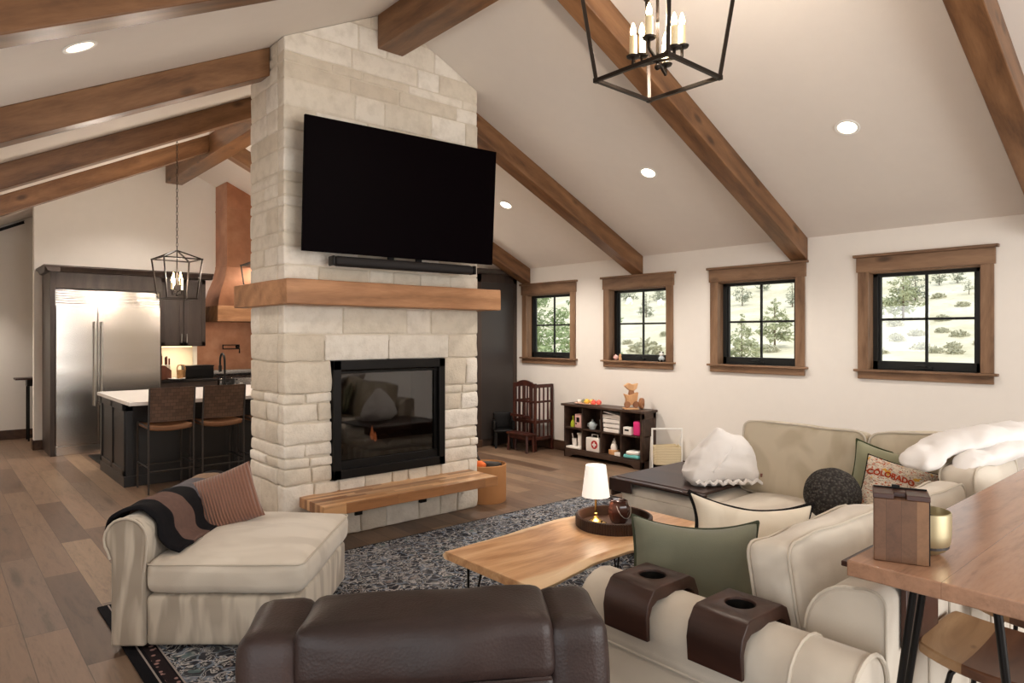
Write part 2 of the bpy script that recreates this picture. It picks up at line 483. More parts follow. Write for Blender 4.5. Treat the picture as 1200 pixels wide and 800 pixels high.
def dup(root, loc, rz=None, label=None):
    r = root.copy(); COL.objects.link(r); r.location = loc
    if rz is not None: r.rotation_euler = (0, 0, rz)
    if label: r['label'] = label
    for ch in list(root.children):
        c = ch.copy(); COL.objects.link(c); c.parent = r
        for g in list(ch.children):
            d = g.copy(); COL.objects.link(d); d.parent = c
    return r

def pillow_fn(w, h, t, pinch=.10, ear=.0, seed=0, nz=.006, slump=0.0):
    def fn(u, v, side):
        x = u * w / 2 * (1 - pinch * (1 - v * v) ** 1.0 * abs(u) ** 3)
        z = v * h / 2 * (1 - pinch * (1 - u * u) ** 1.0 * abs(v) ** 3)
        k = max(0, (1 - u ** 4) * (1 - v ** 4)) ** .62
        y = side * t / 2 * k
        p = Vector((x, y, z))
        q = noise.noise_vector(Vector((x * 6, side * 2 + seed * 5, z * 6)))
        p += Vector((q.x * .4, q.y, q.z * .4)) * nz * (1.0 if k > .02 else .6)
        if slump: p.z -= slump * (1 - u * u) * max(0, v) 
        return p
    return fn

def pillow(fn, n=22):
    b = B(); vs = []; fs = []; idx = {}
    for s_ in (-1, 1):
        for i in range(n + 1):
            for j in range(n + 1):
                u = math.sin((i / n - .5) * PI); v = math.sin((j / n - .5) * PI)
                edge = i in (0, n) or j in (0, n)
                key = (0 if edge else s_, i, j)
                if key in idx: continue
                vs.append(fn(u, v, 0 if edge else s_)); idx[key] = len(vs) - 1
        for i in range(n):
            for j in range(n):
                q = []
                for di, dj in ((0, 0), (1, 0), (1, 1), (0, 1)):
                    a, c = i + di, j + dj
                    edge = a in (0, n) or c in (0, n)
                    q.append(idx[(0 if edge else s_, a, c)])
                fs.append(tuple(q if s_ < 0 else q[::-1]))
    return b.add(vs, fs)

def rim(fn, n=24):
    pts = []
    f = lambda k: math.sin((k / n - .5) * PI)
    for k in range(n): pts.append(fn(f(k), -1, 0))
    for k in range(n): pts.append(fn(1, f(k), 0))
    for k in range(n): pts.append(fn(-f(k), 1, 0))
    for k in range(n): pts.append(fn(-1, -f(k), 0))
    return pts

# ------------------------------------------------------------------ room shell
RX, RZ, PITCH, LPITCH = 2.84, 4.155, .462, .502          # ridge line and roof pitch
WX, LX = 6.45, -.78                         # window wall, far left wall
Y0, YK, YH = -3.2, 11.03, 12.4              # wall behind, kitchen wall, hall wall
def ceil_z(x): return RZ - (PITCH if x > RX else LPITCH) * abs(x - RX)

def struct(o): o['kind'] = 'structure'; return o

struct(single('floor', B().bb(LX - .2, WX + .2, Y0 - .2, YH + .2, -.12, 0), M['floor'], 'wide brown oak floorboards', 'floor', smooth=False))
b = B()
for sx in (-1, 1):
    x1 = WX + .2 if sx > 0 else LX - .2
    b.prism([(RX, RZ), (x1, ceil_z(x1)), (x1, ceil_z(x1) + .14), (RX, RZ + .16)], Y0 - .2, YH + .2, 'Y')
struct(single('ceiling', b, M['ceil'], 'pale vaulted plaster ceiling', 'ceiling', smooth=False))

WIN = [(6.098, 7.138), (4.568, 5.608), (3.041, 4.081), (1.506, 2.546)]     # casing spans along the window wall
Z0, Z1 = 1.235, 2.115
def wall_x(name, x0, x1, ya, yb, top, holes):
    b = B(); y = ya
    for h0, h1, z0, z1 in sorted(holes):
        b.bb(x0, x1, y, h0, 0, top); b.bb(x0, x1, h0, h1, 0, z0); b.bb(x0, x1, h0, h1, z1, top); y = h1
    b.bb(x0, x1, y, yb, 0, top); return b
top = ceil_z(WX); ltop = ceil_z(LX)
b = wall_x('w', WX, WX + .19, Y0, YH, top + .01, [(a + .09, c - .09, Z0, Z1) for a, c in WIN])
struct(single('wall_right', b, M['wall'], 'white wall with four small square windows', 'wall', smooth=False))
LH = [(4.25, 5.15, 1.25, 2.1), (-1.6, .9, .06, 2.15)]
struct(single('wall_left', wall_x('w', LX - .19, LX, Y0, YH, ltop + .01, LH), M['wall'], 'white wall at the low eave', 'wall', smooth=False))
def gable(name, y0, y1, xa, xb, hole=None):
    b = B()
    def col(a, c, z0=0.0):
        pts = [(a, z0), (c, z0), (c, ceil_z(c) + .01)]
        if a < RX < c: pts.append((RX, RZ + .01))
        pts.append((a, ceil_z(a) + .01)); b.prism(pts, y0, y1, 'Y')
    if hole:
        h0, h1, z0, z1 = hole
        col(xa, h0); col(h1, xb); b.bb(h0, h1, y0, y1, 0, z0); col(h0, h1, z1)
    else: col(xa, xb)
    return b
struct(single('wall_back', gable('w', YK, YK + .15, 1.105, WX), M['wall'], 'tall white gable wall behind the kitchen', 'wall', smooth=False))
struct(single('wall_hall', gable('w', YH, YH + .15, LX, WX), M['wall'], 'white wall at the end of the hall', 'wall', smooth=False))
struct(single('wall_front', gable('w', Y0 - .15, Y0, LX, WX, (1.0, 4.7, .05, 3.1)), M['wall'], 'white gable wall with a wide opening for added light', 'wall', smooth=False))  # unseen opening, made tall so the rear fill reaches the ceiling

def baseboard(name, b): struct(single(name, b, M['base'], None, None, bevel=.004))
baseboard('baseboard_right', B().bb(WX - .018, WX, Y0, 7.25, 0, .13))
baseboard('baseboard_back', B().bb(1.09, 1.2, YK - .018, YK, 0, .13).bb(1.087, 1.105, YK - .018, YK + .15, 0, .13))
baseboard('baseboard_hall', B().bb(LX, WX, YH - .018, YH, 0, .14))
baseboard('baseboard_left', B().bb(LX, LX + .018, 6.0, YH, 0, .13))

# windows: stained casing, black sash with a cross of muntins, pane
for i, (ya, yb) in enumerate(WIN):
    w = thing('window_%d' % (i + 1), ['small window nearest the dark tall cabinet, full of green foliage',
        'small window above the toy cubby with trinkets on its sill', 'small window over the white basket side, a pine outside',
        'largest window over the sofa, looking onto the open hillside'][i], 'window', (WX, (ya + yb) / 2, Z0), kind='structure', world=True)
    x = WX
    b = B().bb(x - .024, x, ya + .0, ya + .092, Z0, Z1 + .005).bb(x - .024, x, yb - .092, yb, Z0, Z1 + .005)
    # reveal lining
    b.bb(x, x + .10, ya + .075, ya + .0925, Z0, Z1).bb(x, x + .10, yb - .0925, yb - .075, Z0, Z1)
    mobj('side_casing', b, M['trimZ'], w, bevel=.003)
    b = B().bb(x - .03, x, ya - .012, yb + .012, Z1, 2.247).bb(x - .05, x, ya - .035, yb + .035, 2.247, 2.272).bb(x, x + .10, ya + .09, yb - .09, Z1 - .015, Z1 + .002)
    mobj('head_casing', b, M['trimY'], w, bevel=.003)
    b = B().bb(x - .024, x, ya, yb, 1.147, Z0 - .02).bb(x - .05, x + .10, ya - .03, yb + .03, Z0 - .022, Z0)
    mobj('sill', b, M['trimY'], w, bevel=.004)
    a, c = ya + .09, yb - .09
    b = B(); t = .045
    b.bb(x + .085, x + .15, a, a + t + .01, Z0, Z1).bb(x + .085, x + .15, c - t, c, Z0, Z1).bb(x + .085, x + .15, a, c, Z0, Z0 + t + .03).bb(x + .085, x + .15, a, c, Z1 - t, Z1)
    b.bb(x + .105, x + .135, a + t, a + t + .03, Z0 + t, Z1 - t).bb(x + .105, x + .135, c - t - .02, c - t, Z0 + t, Z1 - t)
    ym, zm = (a + c) / 2, (Z0 + Z1) / 2 + .01
    b.bb(x + .11, x + .13, ym - .011, ym + .011, Z0 + t, Z1 - t).bb(x + .11, x + .13, a + t, c - t, zm - .011, zm + .011)
    sash = mobj('sash', b, M['blackframe'], w, bevel=.002)
    mobj('pane', B().bb(x + .118, x + .122, a + t, c - t, Z0 + t, Z1 - t), M['glass'], sash, smooth=False)
    b = B().bb(x + .06, x + .09, ym - .055, ym + .03, Z0 + .012, Z0 + .034)
    b.tube([(x + .06, ym - .02, Z0 + .03), (x + .03, ym - .01, Z0 + .045), (x + .03, ym + .06, Z0 + .04)], .007)
    mobj('crank_handle', b, M['blackframe'], w, bevel=.002)

# ------------------------------------------------------------------ beams
def beam(label, p0, p1, w, h):
    """beam whose top centre line runs p0 -> p1"""
    p0, p1 = Vector(p0), Vector(p1); d = p1 - p0; L = d.length; t = d.normalized()
    up = Vector((0, 0, 1)); yv = up.cross(t).normalized()
    o = mobj('ceiling_beam', plumb_beam(p0, p1, w, h), M['beam'], None, bevel=.006)
    rot = Matrix((t, yv, t.cross(yv))).transposed()
    # put the local x axis along the beam so that the grain follows it
    mw = Matrix.Translation(p0) @ rot.to_4x4()
    o.data.transform(mw.inverted()); o.matrix_world = mw
    return tag(o, label, 'beam', 'ceiling beams', 'thing')
def plumb_beam(p0, p1, w, h):
    d = (p1 - p0); d2 = Vector((d.x, d.y, 0)).normalized(); s = Vector((-d2.y, d2.x, 0)) * w / 2
    k = h
    vs = []
    for p in (p0, p1):
        vs += [p - s, p + s, p + s - Vector((0, 0, k)), p - s - Vector((0, 0, k))]
    return B().add(vs, [(0, 1, 2, 3), (7, 6, 5, 4), (0, 4, 5, 1), (1, 5, 6, 2), (2, 6, 7, 3), (3, 7, 4, 0)])
RW = .17; BH = .215
def rafter(yc, side, label, xin=None):
    xo = WX if side > 0 else LX
    xi = RX + side * .115 if xin is None else xin
    beam(label, (xi, yc, ceil_z(xi) - .001), (xo, yc, ceil_z(xo) - .001), RW, BH)
rafter(1.115, 1, 'right slope rafter cropped by the picture edge above the largest window')
rafter(3.10, 1, 'right slope rafter behind the big lantern chandelier')
rafter(5.085, 1, 'right slope rafter running from the stone chimney down to the wall', 3.75)
rafter(7.065, 1, 'short visible rafter end above the dark tall cabinet')
rafter(9.045, 1, 'rafter stub between copper hood and chimney on the right slope')
rafter(3.10, -1, 'left slope rafter nearest the camera with lamp glints')
rafter(5.085, -1, 'left slope rafter butting into the side of the stone chimney', 1.953)
rafter(7.065, -1, 'left slope rafter with the pendant chain passing its lower edge')
rafter(9.045, -1, 'farthest left slope rafter, nearest the kitchen wall')
b0 = .275 + PITCH * .115
def ridge(ya, yb, label):
    beam(label, (RX, ya, RZ - .03), (RX, yb, RZ - .03), .233, RZ - .03 - 3.83)
ridge(Y0, 4.748, 'ridge beam ending on top of the stone chimney face')
ridge(5.42, YK, 'ridge beam over the kitchen behind the chimney')

# ------------------------------------------------------------------ recessed lights and vent
def can(x, y, label, watts=None):
    z = ceil_z(x); sx = 1 if x > RX else -1
    o = thing('recessed_light', label, 'ceiling light', (x, y, z), group='recessed ceiling lights')
    o.rotation_euler = (0, math.atan(PITCH) if sx > 0 else -math.atan(LPITCH), 0)
    mobj('trim_ring', B().lathe([(.063, -.001), (.086, -.001), (.089, -.005), (.085, -.008), (.068, -.007), (.063, -.001)], seg=32), M['white'], o)
    mobj('lens', B().lathe([(.0, -.004), (.064, -.004), (.064, .0), (0, .0)], seg=32), M['can'], o)
    li = bpy.data.lights.new('downlight', 'SPOT'); li.energy = watts or CAN_W; li.color = (1, .91, .82); li.spot_size = R(125); li.spot_blend = .6; li.shadow_soft_size = .07
    lo = bpy.data.objects.new('downlight', li); COL.objects.link(lo); lo.location = (x - .02 * sx, y, z - .05)
CAN_W = 36
can(5.155, 2.115, 'recessed ceiling light above the sofa, largest of the three on the right slope', 40)
can(5.16, 3.94, 'recessed ceiling light on the right slope beyond the chandelier rafter', 115)
can(5.163, 6.015, 'recessed ceiling light on the right slope beside the television', 170)
can(.60, 4.075, 'recessed ceiling light on the left slope under the nearest rafter', 22)
for x, y, lb in ((.645, 5.62, 'added unseen ceiling light tucked behind the second left rafter'), (.9, 7.62, 'added unseen ceiling light over the island, behind a left rafter'),
                 (1.3, 9.75, 'added unseen ceiling light in front of the refrigerator'), (2.25, 9.75, 'added unseen ceiling light in front of the wall cabinet'),
                 (4.4, 9.75, 'added unseen ceiling light in front of the range'), (5.16, 8.0, 'added unseen ceiling light behind the chimney'), (-.2, 11.8, 'added unseen ceiling light in the hall')):
    can(x, y, lb, 150 if x > 5 else 30 if y < 6 else 85)  # unseen cans added to brighten the kitchen side and hall
b = B()
for k in range(3): b.box((0, -.012 + .012 * k, 0), (.42, .006, .03))
b.box((0, 0, .02), (.44, .05, .01))
v = single('linear_vent', b, M['black'], 'black linear air vent high on the hall wall', 'vent', (.93, YH - .03, ceil_z(.93) - .06), (0, -math.atan(LPITCH), 0))

# ------------------------------------------------------------------ fireplace
CX0, CX1, CY0, CY1 = 1.955, 3.747, 4.75, 5.415
fp = thing('fireplace', 'pale limestone chimney with wrapped oak mantel and black gas firebox', 'fireplace', ((CX0 + CX1) / 2, (CY0 + CY1) / 2, 0), world=True)
rng = random.Random(12)
FX0, FX1, FZ0, FZ1 = 2.335, 3.365, .44, 1.345
core = B()
def corebox(x0, x1, z0, z1, ins): core.bb(x0, x1, CY0 + ins, CY1 - .01, z0, z1)
il, ih = .020, .0100                     # recessed joints low down, flush joints above the mantel
corebox(CX0 + il, FX0 - .01, 0, 1.5, il); corebox(FX1 + .01, CX1 - il, 0, 1.5, il)
corebox(FX0 - .01, FX1 + .01, FZ1 + .01, 1.5, il); corebox(FX0 - .01, FX1 + .01, 0, FZ0 - .01, il)
core.bb(FX0 - .01, FX1 + .01, CY1 - .12, CY1 - .02, FZ0 - .02, FZ1 + .02)
corebox(CX0 + ih, CX1 - ih, 1.5, 4.3, ih)
clips = [((RX, 0, RZ - .004), (PITCH, 0, 1)), ((RX, 0, RZ - .004), (-LPITCH, 0, 1))]
mobj('mortar_core', core, M['mortar'], fp, smooth=False, clip=clips)
st = B()
def stone(x0, x1, y0, y1, z0, z1, rough):
    g = .006
    j = [rng.uniform(-.008, .008) * rough for _ in range(6)]
    st.soft(((x0 + x1) / 2 + j[0] * .3, (y0 + y1) / 2, (z0 + z1) / 2), (abs(x1 - x0) - g, abs(y1 - y0) + j[1], z1 - z0 - g), .014, 3,
            (.0, .006 * rough, 0), .011 * rough, 9, tone=rng.random(), seed=rng.random() * 50)
z = 0.0; courses = []
hs = [.14, .2, .1, .17, .22, .075, .16, .19, .12]
while z < 4.2:
    h = rng.choice(hs)
    for target in (FZ0 - .0, FZ1, FZ1 + .205, 1.76, 1.94):
        if z < target - .001 and z + h > target - .06: h = target - z
    courses.append((z, z + h)); z += h
def lay(a0, a1, fn, lo, hi):
    a = a0
    while a < a1 - .001:
        L = rng.uniform(lo, hi); e = a + L
        if e > a1 - lo * .6: e = a1
        fn(a, e); a = e
for (za, zb) in courses:
    rough = 1.0 if za < 1.5 else .55
    tall = zb - za
    lo, hi = (.14, .34) if za < FZ1 else (.22, .62)
    dep = .12
    spans = [(CX0, CX1)]
    if za < FZ1 - .01 and zb > FZ0 + .01: spans = [(CX0, FX0), (FX1, CX1)]
    if abs(za - FZ1) < .002: lay(FX0 - .06, FX1 + .06, lambda p, q: stone(p, q, CY0, CY0 + dep, za, zb, .5), .5, .7); spans = [(CX0, FX0 - .06), (FX1 + .06, CX1)]
    for (p0, p1) in spans: lay(p0, p1, lambda p, q: stone(p, q, CY0, CY0 + dep, za, zb, rough), lo, hi)
    for xa, xb in ((CX0, CX0 + dep), (CX1 - dep, CX1)):
        def sidestone(p, q, xa=xa, xb=xb):
            g = .006
            st.soft(((xa + xb) / 2, (p + q) / 2, (za + zb) / 2), (dep + rng.uniform(-.012, .008) * rough, q - p - g, zb - za - g), .014, 3, (.006 * rough, 0, 0), .010 * rough, 9, tone=rng.random(), seed=rng.random() * 50)
        lay(CY0 + dep, CY1, sidestone, .2, .5)
mobj('limestone_cladding', st, M['stone'], fp, clip=clips, ang=60)
b = B()
mz0, mz1 = 1.762, 1.94
b.bb(1.885, 3.83, 4.53, CY0 + .04, mz0, mz1).bb(1.885, CX0 + .04, CY0, 5.58, mz0, mz1).bb(CX1 - .04, 3.83, CY0, 5.58, mz0, mz1)
mobj('mantel', B().soft(((1.885 + 3.83) / 2, 4.66, (mz0 + mz1) / 2), (1.945, .26, mz1 - mz0), .008, 14, (0, 0, 0), .004, 4).bb(1.885, CX0 + .03, CY0 + .02, 5.58, mz0, mz1).bb(CX1 - .03, 3.83, CY0 + .02, 5.58, mz0, mz1), M['mantel'], fp, bevel=.004)
hs_ = mobj('hearth_shelf', B().bb(2.075, 3.645, 4.35, CY0 + .03, .277, .352), M['butcher'], fp, bevel=.004)
for x in (2.55, 3.15): mobj('bracket', B().bb(x - .03, x + .03, 4.42, CY0 + .02, .262, .277).bb(x - .03, x + .03, CY0 - .02, CY0 + .01, .14, .277), M['black'], hs_)
# firebox
fb = mobj('firebox_frame', B().bb(FX0, FX1, CY0 - .03, CY0 + .05, FZ1 - .07, FZ1).bb(FX0, FX1, CY0 - .03, CY0 + .05, FZ0, FZ0 + .07)
          .bb(FX0, FX0 + .06, CY0 - .03, CY0 + .05, FZ0, FZ1).bb(FX1 - .06, FX1, CY0 - .03, CY0 + .05, FZ0, FZ1)
          .bb(FX0 + .05, FX1 - .05, CY0 + .0, CY0 + .02, FZ0 + .065, FZ0 + .13).bb(FX0 + .05, FX1 - .05, CY0 + .0, CY0 + .02, FZ1 - .10, FZ1 - .082)
          .bb(FX0 + .06, FX0 + .075, CY0 + .01, CY0 + .05, FZ0 + .07, FZ1 - .07).bb(FX1 - .085, FX1 - .06, CY0 + .01, CY0 + .05, FZ0 + .07, FZ1 - .07), M['black'], fp, bevel=.003)
mobj('firebox_glass', B().bb(FX0 + .06, FX1 - .06, CY0 + .026, CY0 + .03, FZ0 + .12, FZ1 - .08), M['fglass'], fb, smooth=False)
M['soot'] = plain('sooted_steel', S(40, 32, 28), .85, 0, .2, .2, 30)
b = B()
b.bb(FX0 + .03, FX1 - .03, 5.20, 5.22, FZ0, FZ1).bb(FX0 + .02, FX0 + .04, CY0 + .04, 5.2, FZ0, FZ1).bb(FX1 - .04, FX1 - .02, CY0 + .04, 5.2, FZ0, FZ1)
b.bb(FX0 + .03, FX1 - .03, CY0 + .04, 5.2, FZ0, FZ0 + .12).bb(FX0 + .03, FX1 - .03, CY0 + .04, 5.2, FZ1 - .06, FZ1)
mobj('firebox_lining', b, M['soot'], fb, smooth=False)
M['log'] = wood('charred_log', S(34, 26, 22), S(60, 46, 38), S(96, 78, 64), 'X', .9, False)
lg = []
for (p0, p1, r) in (((2.5, 4.95, .63), (3.2, 5.05, .66), .055), ((2.62, 5.08, .74), (3.12, 4.9, .76), .045), ((2.55, 5.12, .62), (3.25, 5.14, .62), .05), ((2.95, 4.92, .64), (2.75, 5.14, .86), .035)):
    P0, P1 = Vector(p0), Vector(p1)
    pts = [P0.lerp(P1, k / 6) + noise.noise_vector(Vector((k, r * 90, 2))) * .012 for k in range(7)]
    mobj('log', B().tube(pts, [r * (.9 + .15 * math.sin(k * 2.1)) for k in range(7)], 10), M['log'], fb)
M['flame'] = emit('pilot_flame', S(226, 130, 80), .6)
mobj('flame', B().lathe([(.0, 0), (.014, .02), (.018, .045), (.010, .08), (.0, .13)], (2.76, 4.9, .68), 10).lathe([(.0, 0), (.014, .02), (.01, .06), (.0, .09)], (2.80, 4.92, .66), 8), M['flame'], fb)

# ------------------------------------------------------------------ television and soundbar
tvl = Vector((2.035, 4.625)); tvr = Vector((3.695, 4.50))
tvc = (tvl + tvr) / 2; rz = math.atan2((tvr - tvl).y, (tvr - tvl).x)
tilt = R(3.6)
tv = thing('television', 'large black flat television angled out from the stone chimney', 'television', (tvc.x, tvc.y, 2.15), rz)
tv.rotation_euler = (tilt, 0, rz)
M['screen'] = plain('television_screen', S(6, 2, 4), .5, 0, .02)
mobj('screen', B().bb(-.832, .832, -.018, .012, 0, .965), M['screen'], tv, bevel=.003)
mobj('back_housing', B().bb(-.55, .55, .012, .045, .1, .7), M['black'], tv, bevel=.01)
mobj('wall_bracket', B().bb(-.2, .2, .04, .16, .3, .6).bb(-.2, .2, .14, .17, .25, .65), M['black'], tv, bevel=.004)
sb = thing('soundbar', 'long black soundbar hung just below the television', 'soundbar', (2.90, 4.59, 2.055), rz)
b = B().soft((0, 0, .04), (1.24, .10, .075), .034, 8)
mobj('grille', b, plain('soundbar_cloth', S(34, 31, 31), .7, 0, .3, .2, 400), sb)
for x in (-.625, .625): mobj('end_cap', B().soft((x, 0, .04), (.02, .098, .073), .008, 3), M['black'], sb)
for x in (-.125, .125): mobj('hanger', B().bb(x - .025, x + .025, .03, .05, .05, .12), M['black'], sb)

# ------------------------------------------------------------------ lanterns
def lantern(name, label, group, top, bot_half, top_half, h, cap, chain_top, ncand, sq_rot, t, arm, candle_h, bulb_w):
    """open square lantern: bottom square, wider top square, pyramid cap, candle cluster"""
    x, y, z = top
    o = thing(name, label, 'light fixture', (x, y, z), sq_rot, group)
    b = B(); zb = 0
    c0 = [(i * bot_half, j * bot_half, 0) for i, j in ((-1, -1), (1, -1), (1, 1), (-1, 1))]
    c1 = [(i * top_half, j * top_half, h) for i, j in ((-1, -1), (1, -1), (1, 1), (-1, 1))]
    for k in range(4):
        b.bar(c0[k], c0[(k + 1) % 4], t).bar(c1[k], c1[(k + 1) % 4], t).bar(c0[k], c1[k], t).bar(c1[k], (0, 0, h + cap), t)
        b.box(c0[k], (t * 1.25,) * 3); b.box(c1[k], (t * 1.25,) * 3)
    mobj('cage', b, M['bronze'], o, bevel=.001)
    b = B()
    stem0 = h * .10
    b.tube([(0, 0, stem0), (0, 0, h + cap)], t * .45, 10).ball((0, 0, stem0), t * .9, 10, 6)
    for k in range(ncand):
        a = 2 * PI * k / ncand + .3; ca, sa = math.cos(a), math.sin(a); dz = .05 * (k % 2)
        p = (arm * ca, arm * sa, stem0 + dz)
        b.bar((0, 0, stem0 + .03), p, t * .6); b.bar(p, (p[0], p[1], p[2] + .05), t * .6)
        b.lathe([(.0, 0), (t * 1.7, .004), (t * 1.9, .012), (0, .010)], (p[0], p[1], p[2] + .045), 14)
    mobj('candle_arms', b, M['bronze'], o)
    for k in range(ncand):
        a = 2 * PI * k / ncand + .3; dz = .05 * (k % 2)
        p = (arm * math.cos(a), arm * math.sin(a), stem0 + dz + .055)
        c = mobj('candle_sleeve', B().cyl(p, t * 1.0, candle_h, 12), M['candle'], o)
        q = candle_h
        mobj('bulb', B().lathe([(0, 0), (t * .55, .004), (t * .85, .022), (t * .6, .045), (t * .2, .066), (0, .07)], (p[0], p[1], p[2] + candle_h), 12), M['bulb'], c)
    L = chain_top - (z + h + cap)
    b = B(); n = max(3, int(L / .042)); st = L / n
    for k in range(n):
        zz = h + cap + st * (k + .5); pts = []
        for q in range(10):
            a = 2 * PI * q / 10; dx = .008 * math.cos(a); ddz = st * .62 * math.sin(a)
            pts.append((dx, 0, zz + ddz) if k % 2 else (0, dx, zz + ddz))
        b.tube(pts, .0028, 5, True)
    mobj('chain', b, M['bronze'], o)
    mobj('canopy', B().lathe([(.0, 0), (.012, 0), (.02, .012), (.06, .022), (.064, .034), (0, .034)], (0, 0, chain_top - z - .03), 20), M['bronze'], o)
    li = bpy.data.lights.new('candle_glow', 'POINT'); li.energy = bulb_w; li.color = (1, .87, .74); li.shadow_soft_size = .05
    lo = bpy.data.objects.new('candle_glow', li); COL.objects.link(lo); lo.location = (x, y, z + h * .10 + candle_h + .13)
    return o
lantern('chandelier', 'big open bronze lantern chandelier with candle bulbs hanging over the sofas', None, (2.84, 2.11, 2.86), .222, .295, .62, .14, 3.845, 6, 0, .019, .125, .105, 48)
lantern('pendant_lantern', 'smaller bronze lantern pendant in full view over the kitchen island', 'island pendants', (2.12, 8.11, 1.95), .155, .20, .44, .10, ceil_z(2.12) - .01, 4, R(4), .014, .06, .08, 48)
lantern('pendant_lantern', 'smaller bronze lantern pendant mostly hidden behind the chimney edge', 'island pendants', (3.10, 8.11, 1.95), .155, .20, .44, .10, ceil_z(3.10) - .01, 4, R(4), .014, .06, .08, 48)

# ------------------------------------------------------------------ rugs
rx0, rx1, ry0, ry1 = .73, 4.95, .75, 4.385
M['rug'] = mk_rug(rx0, rx1, ry0, ry1)
single('area_rug', B().soft((0, 0, .006), (rx1 - rx0, ry1 - ry0, .012), .005, 4), M['rug'], 'large dark navy floral rug under the sofas and coffee table', 'rug', ((rx0 + rx1) / 2, (ry0 + ry1) / 2, 0))
M['rug2'] = mk_rug(2.0, 4.2, 5.9, 6.75)
single('runner_rug', B().soft((0, 0, .005), (2.2, .8, .010), .004, 4), M['rug2'], 'small blue grey rug behind the stone chimney', 'rug', (3.2, 6.25, 0))
FL = .013

# ------------------------------------------------------------------ chaise seat with one rolled arm
ch = thing('chaise', 'cream armchair seat with one rolled arm and thick cushion', 'chaise', (1.326, 3.796, FL), R(-41.16))
y0, y1 = -.47, .44
poly = [(-.45, .015), (-.45, .44)]
for k in range(13):
    a = R(215 - k * 18.5); poly.append((-.375 + .105 * math.cos(a), .535 + .105 * math.sin(a)))
poly += [(-.275, .46), (-.285, .38), (-.285, .015)]
b = B().prism(poly, y0, y1, 'Y', None, 8)
mobj('rolled_arm', b, M['cream'], ch, bevel=.012, ang=50)
front = [(p, y0 - .003, q) for p, q in poly]
pp = mobj('arm_piping', B().tube(front[1:-1], .006, 6), M['pipe'], ch)
mobj('base_skirt', B().soft((.09, -.01, .135), (.75, .90, .245), .022, 8, (.004, .004, 0), .005, 4), M['cream'], ch)
cu = mobj('seat_cushion', B().soft((.10, -.015, .35), (.77, .92, .165), .045, 10, (.015, .015, .045), .008, 5), M['creamtop'], ch)
def rect_pipe(x0, x1, ya, yb, z, r=.005, rad=.04, wob=.004):
    pts = []
    for cx, cy, a0 in ((x1 - rad, yb - rad, 0), (x0 + rad, yb - rad, 90), (x0 + rad, ya + rad, 180), (x1 - rad, ya + rad, 270)):
        for k in range(5):
            a = R(a0 + k * 22.5); pts.append((cx + rad * math.cos(a), cy + rad * math.sin(a), z))
    out = []
    for i, p in enumerate(pts):
        q = pts[(i + 1) % len(pts)]
        L = (Vector(q) - Vector(p)).length; m = max(1, int(L / .08))
        for j in range(m):
            w = Vector(p).lerp(Vector(q), j / m); w.z += wob * noise.noise(w * 6); out.append(w)
    return B().tube(out, r, 6, True)
mobj('cushion_piping', rect_pipe(-.285, .485, -.475, .445, .415), M['pipe'], cu)

# throw over the rolled arm: a cloth strip with stripes across
def mk_throw():
    n = NT('striped_knit_throw'); tc = n.n('ShaderNodeTexCoord'); sp = n.n('ShaderNodeSeparateXYZ'); n.l(tc.outputs['UV'], sp.inputs[0])
    bk, mv, gr, tn = S(30, 29, 32), S(118, 94, 86), S(112, 108, 112), S(160, 134, 112)
    c = n.ramp(sp.outputs[0], [(0, bk), (.15, mv), (.36, bk), (.53, gr), (.74, tn), (.93, bk)], 'CONSTANT')
    v = n.coord(); n.bump(n.noise(v, 260, 2), .5, .004)
    f = n.noise(v, 40, 2)
    c = n.mix(n.math('MULTIPLY', f, .3), c, S(20, 19, 20))
    return n.fin(c, .95, 0, .1)
M['throw'] = mk_throw()
def cloth_strip(name, path, ya, yb, mat, label, cat, loc, rz, thick=.014, fold=.010, ny=28, seed=0):
    """path: list of (x, z) across the strip; swept between ya and yb with soft folds"""
    P = []
    for i in range(len(path) - 1):
        for k in range(4):
            t = k / 4; P.append((path[i][0] * (1 - t) + path[i + 1][0] * t, path[i][1] * (1 - t) + path[i + 1][1] * t))
    P.append(path[-1])
    for _ in range(3): P = [P[0]] + [((P[i - 1][0] + 2 * P[i][0] + P[i + 1][0]) / 4, (P[i - 1][1] + 2 * P[i][1] + P[i + 1][1]) / 4) for i in range(1, len(P) - 1)] + [P[-1]]
    me = bpy.data.meshes.new(name); vs = []; fs = []; uv = []
    m = len(P)
    for j in range(ny + 1):
        t = j / ny
        for i, (x, z) in enumerate(P):
            p = Vector((x, ya + (yb - ya) * t, z)); q = noise.noise_vector(Vector((x * 5 + seed, p.y * 9, z * 5)))
            k = fold * (abs(q.x) + abs(q.z)) * 1.0
            nrm = Vector((P[min(i + 1, m - 1)][1] - P[max(i - 1, 0)][1], 0, -(P[min(i + 1, m - 1)][0] - P[max(i - 1, 0)][0])))
            nrm = -nrm.normalized() if nrm.length else Vector((0, 0, 1))
            p += nrm * k; p.y += q.y * fold * 1.5 + .03 * noise.noise(Vector((i * .25, seed, t * 2)))
            vs.append(p); uv.append((t, i / (m - 1)))
    for j in range(ny):
        for i in range(m - 1): fs.append((j * m + i, j * m + i + 1, (j + 1) * m + i + 1, (j + 1) * m + i))
    me.from_pydata(vs, [], fs)
    ul = me.uv_layers.new(name='UVMap')
    for l in me.loops: ul.data[l.index].uv = uv[l.vertex_index]
    me.polygons.foreach_set('use_smooth', [True] * len(me.polygons)); me.materials.append(mat)
    o = bpy.data.objects.new(name, me); COL.objects.link(o)
    sd = o.modifiers.new('thickness', 'SOLIDIFY'); sd.thickness = thick; sd.offset = 1
    o.location = loc; o.rotation_euler = (0, 0, rz)
    return tag(o, label, cat)
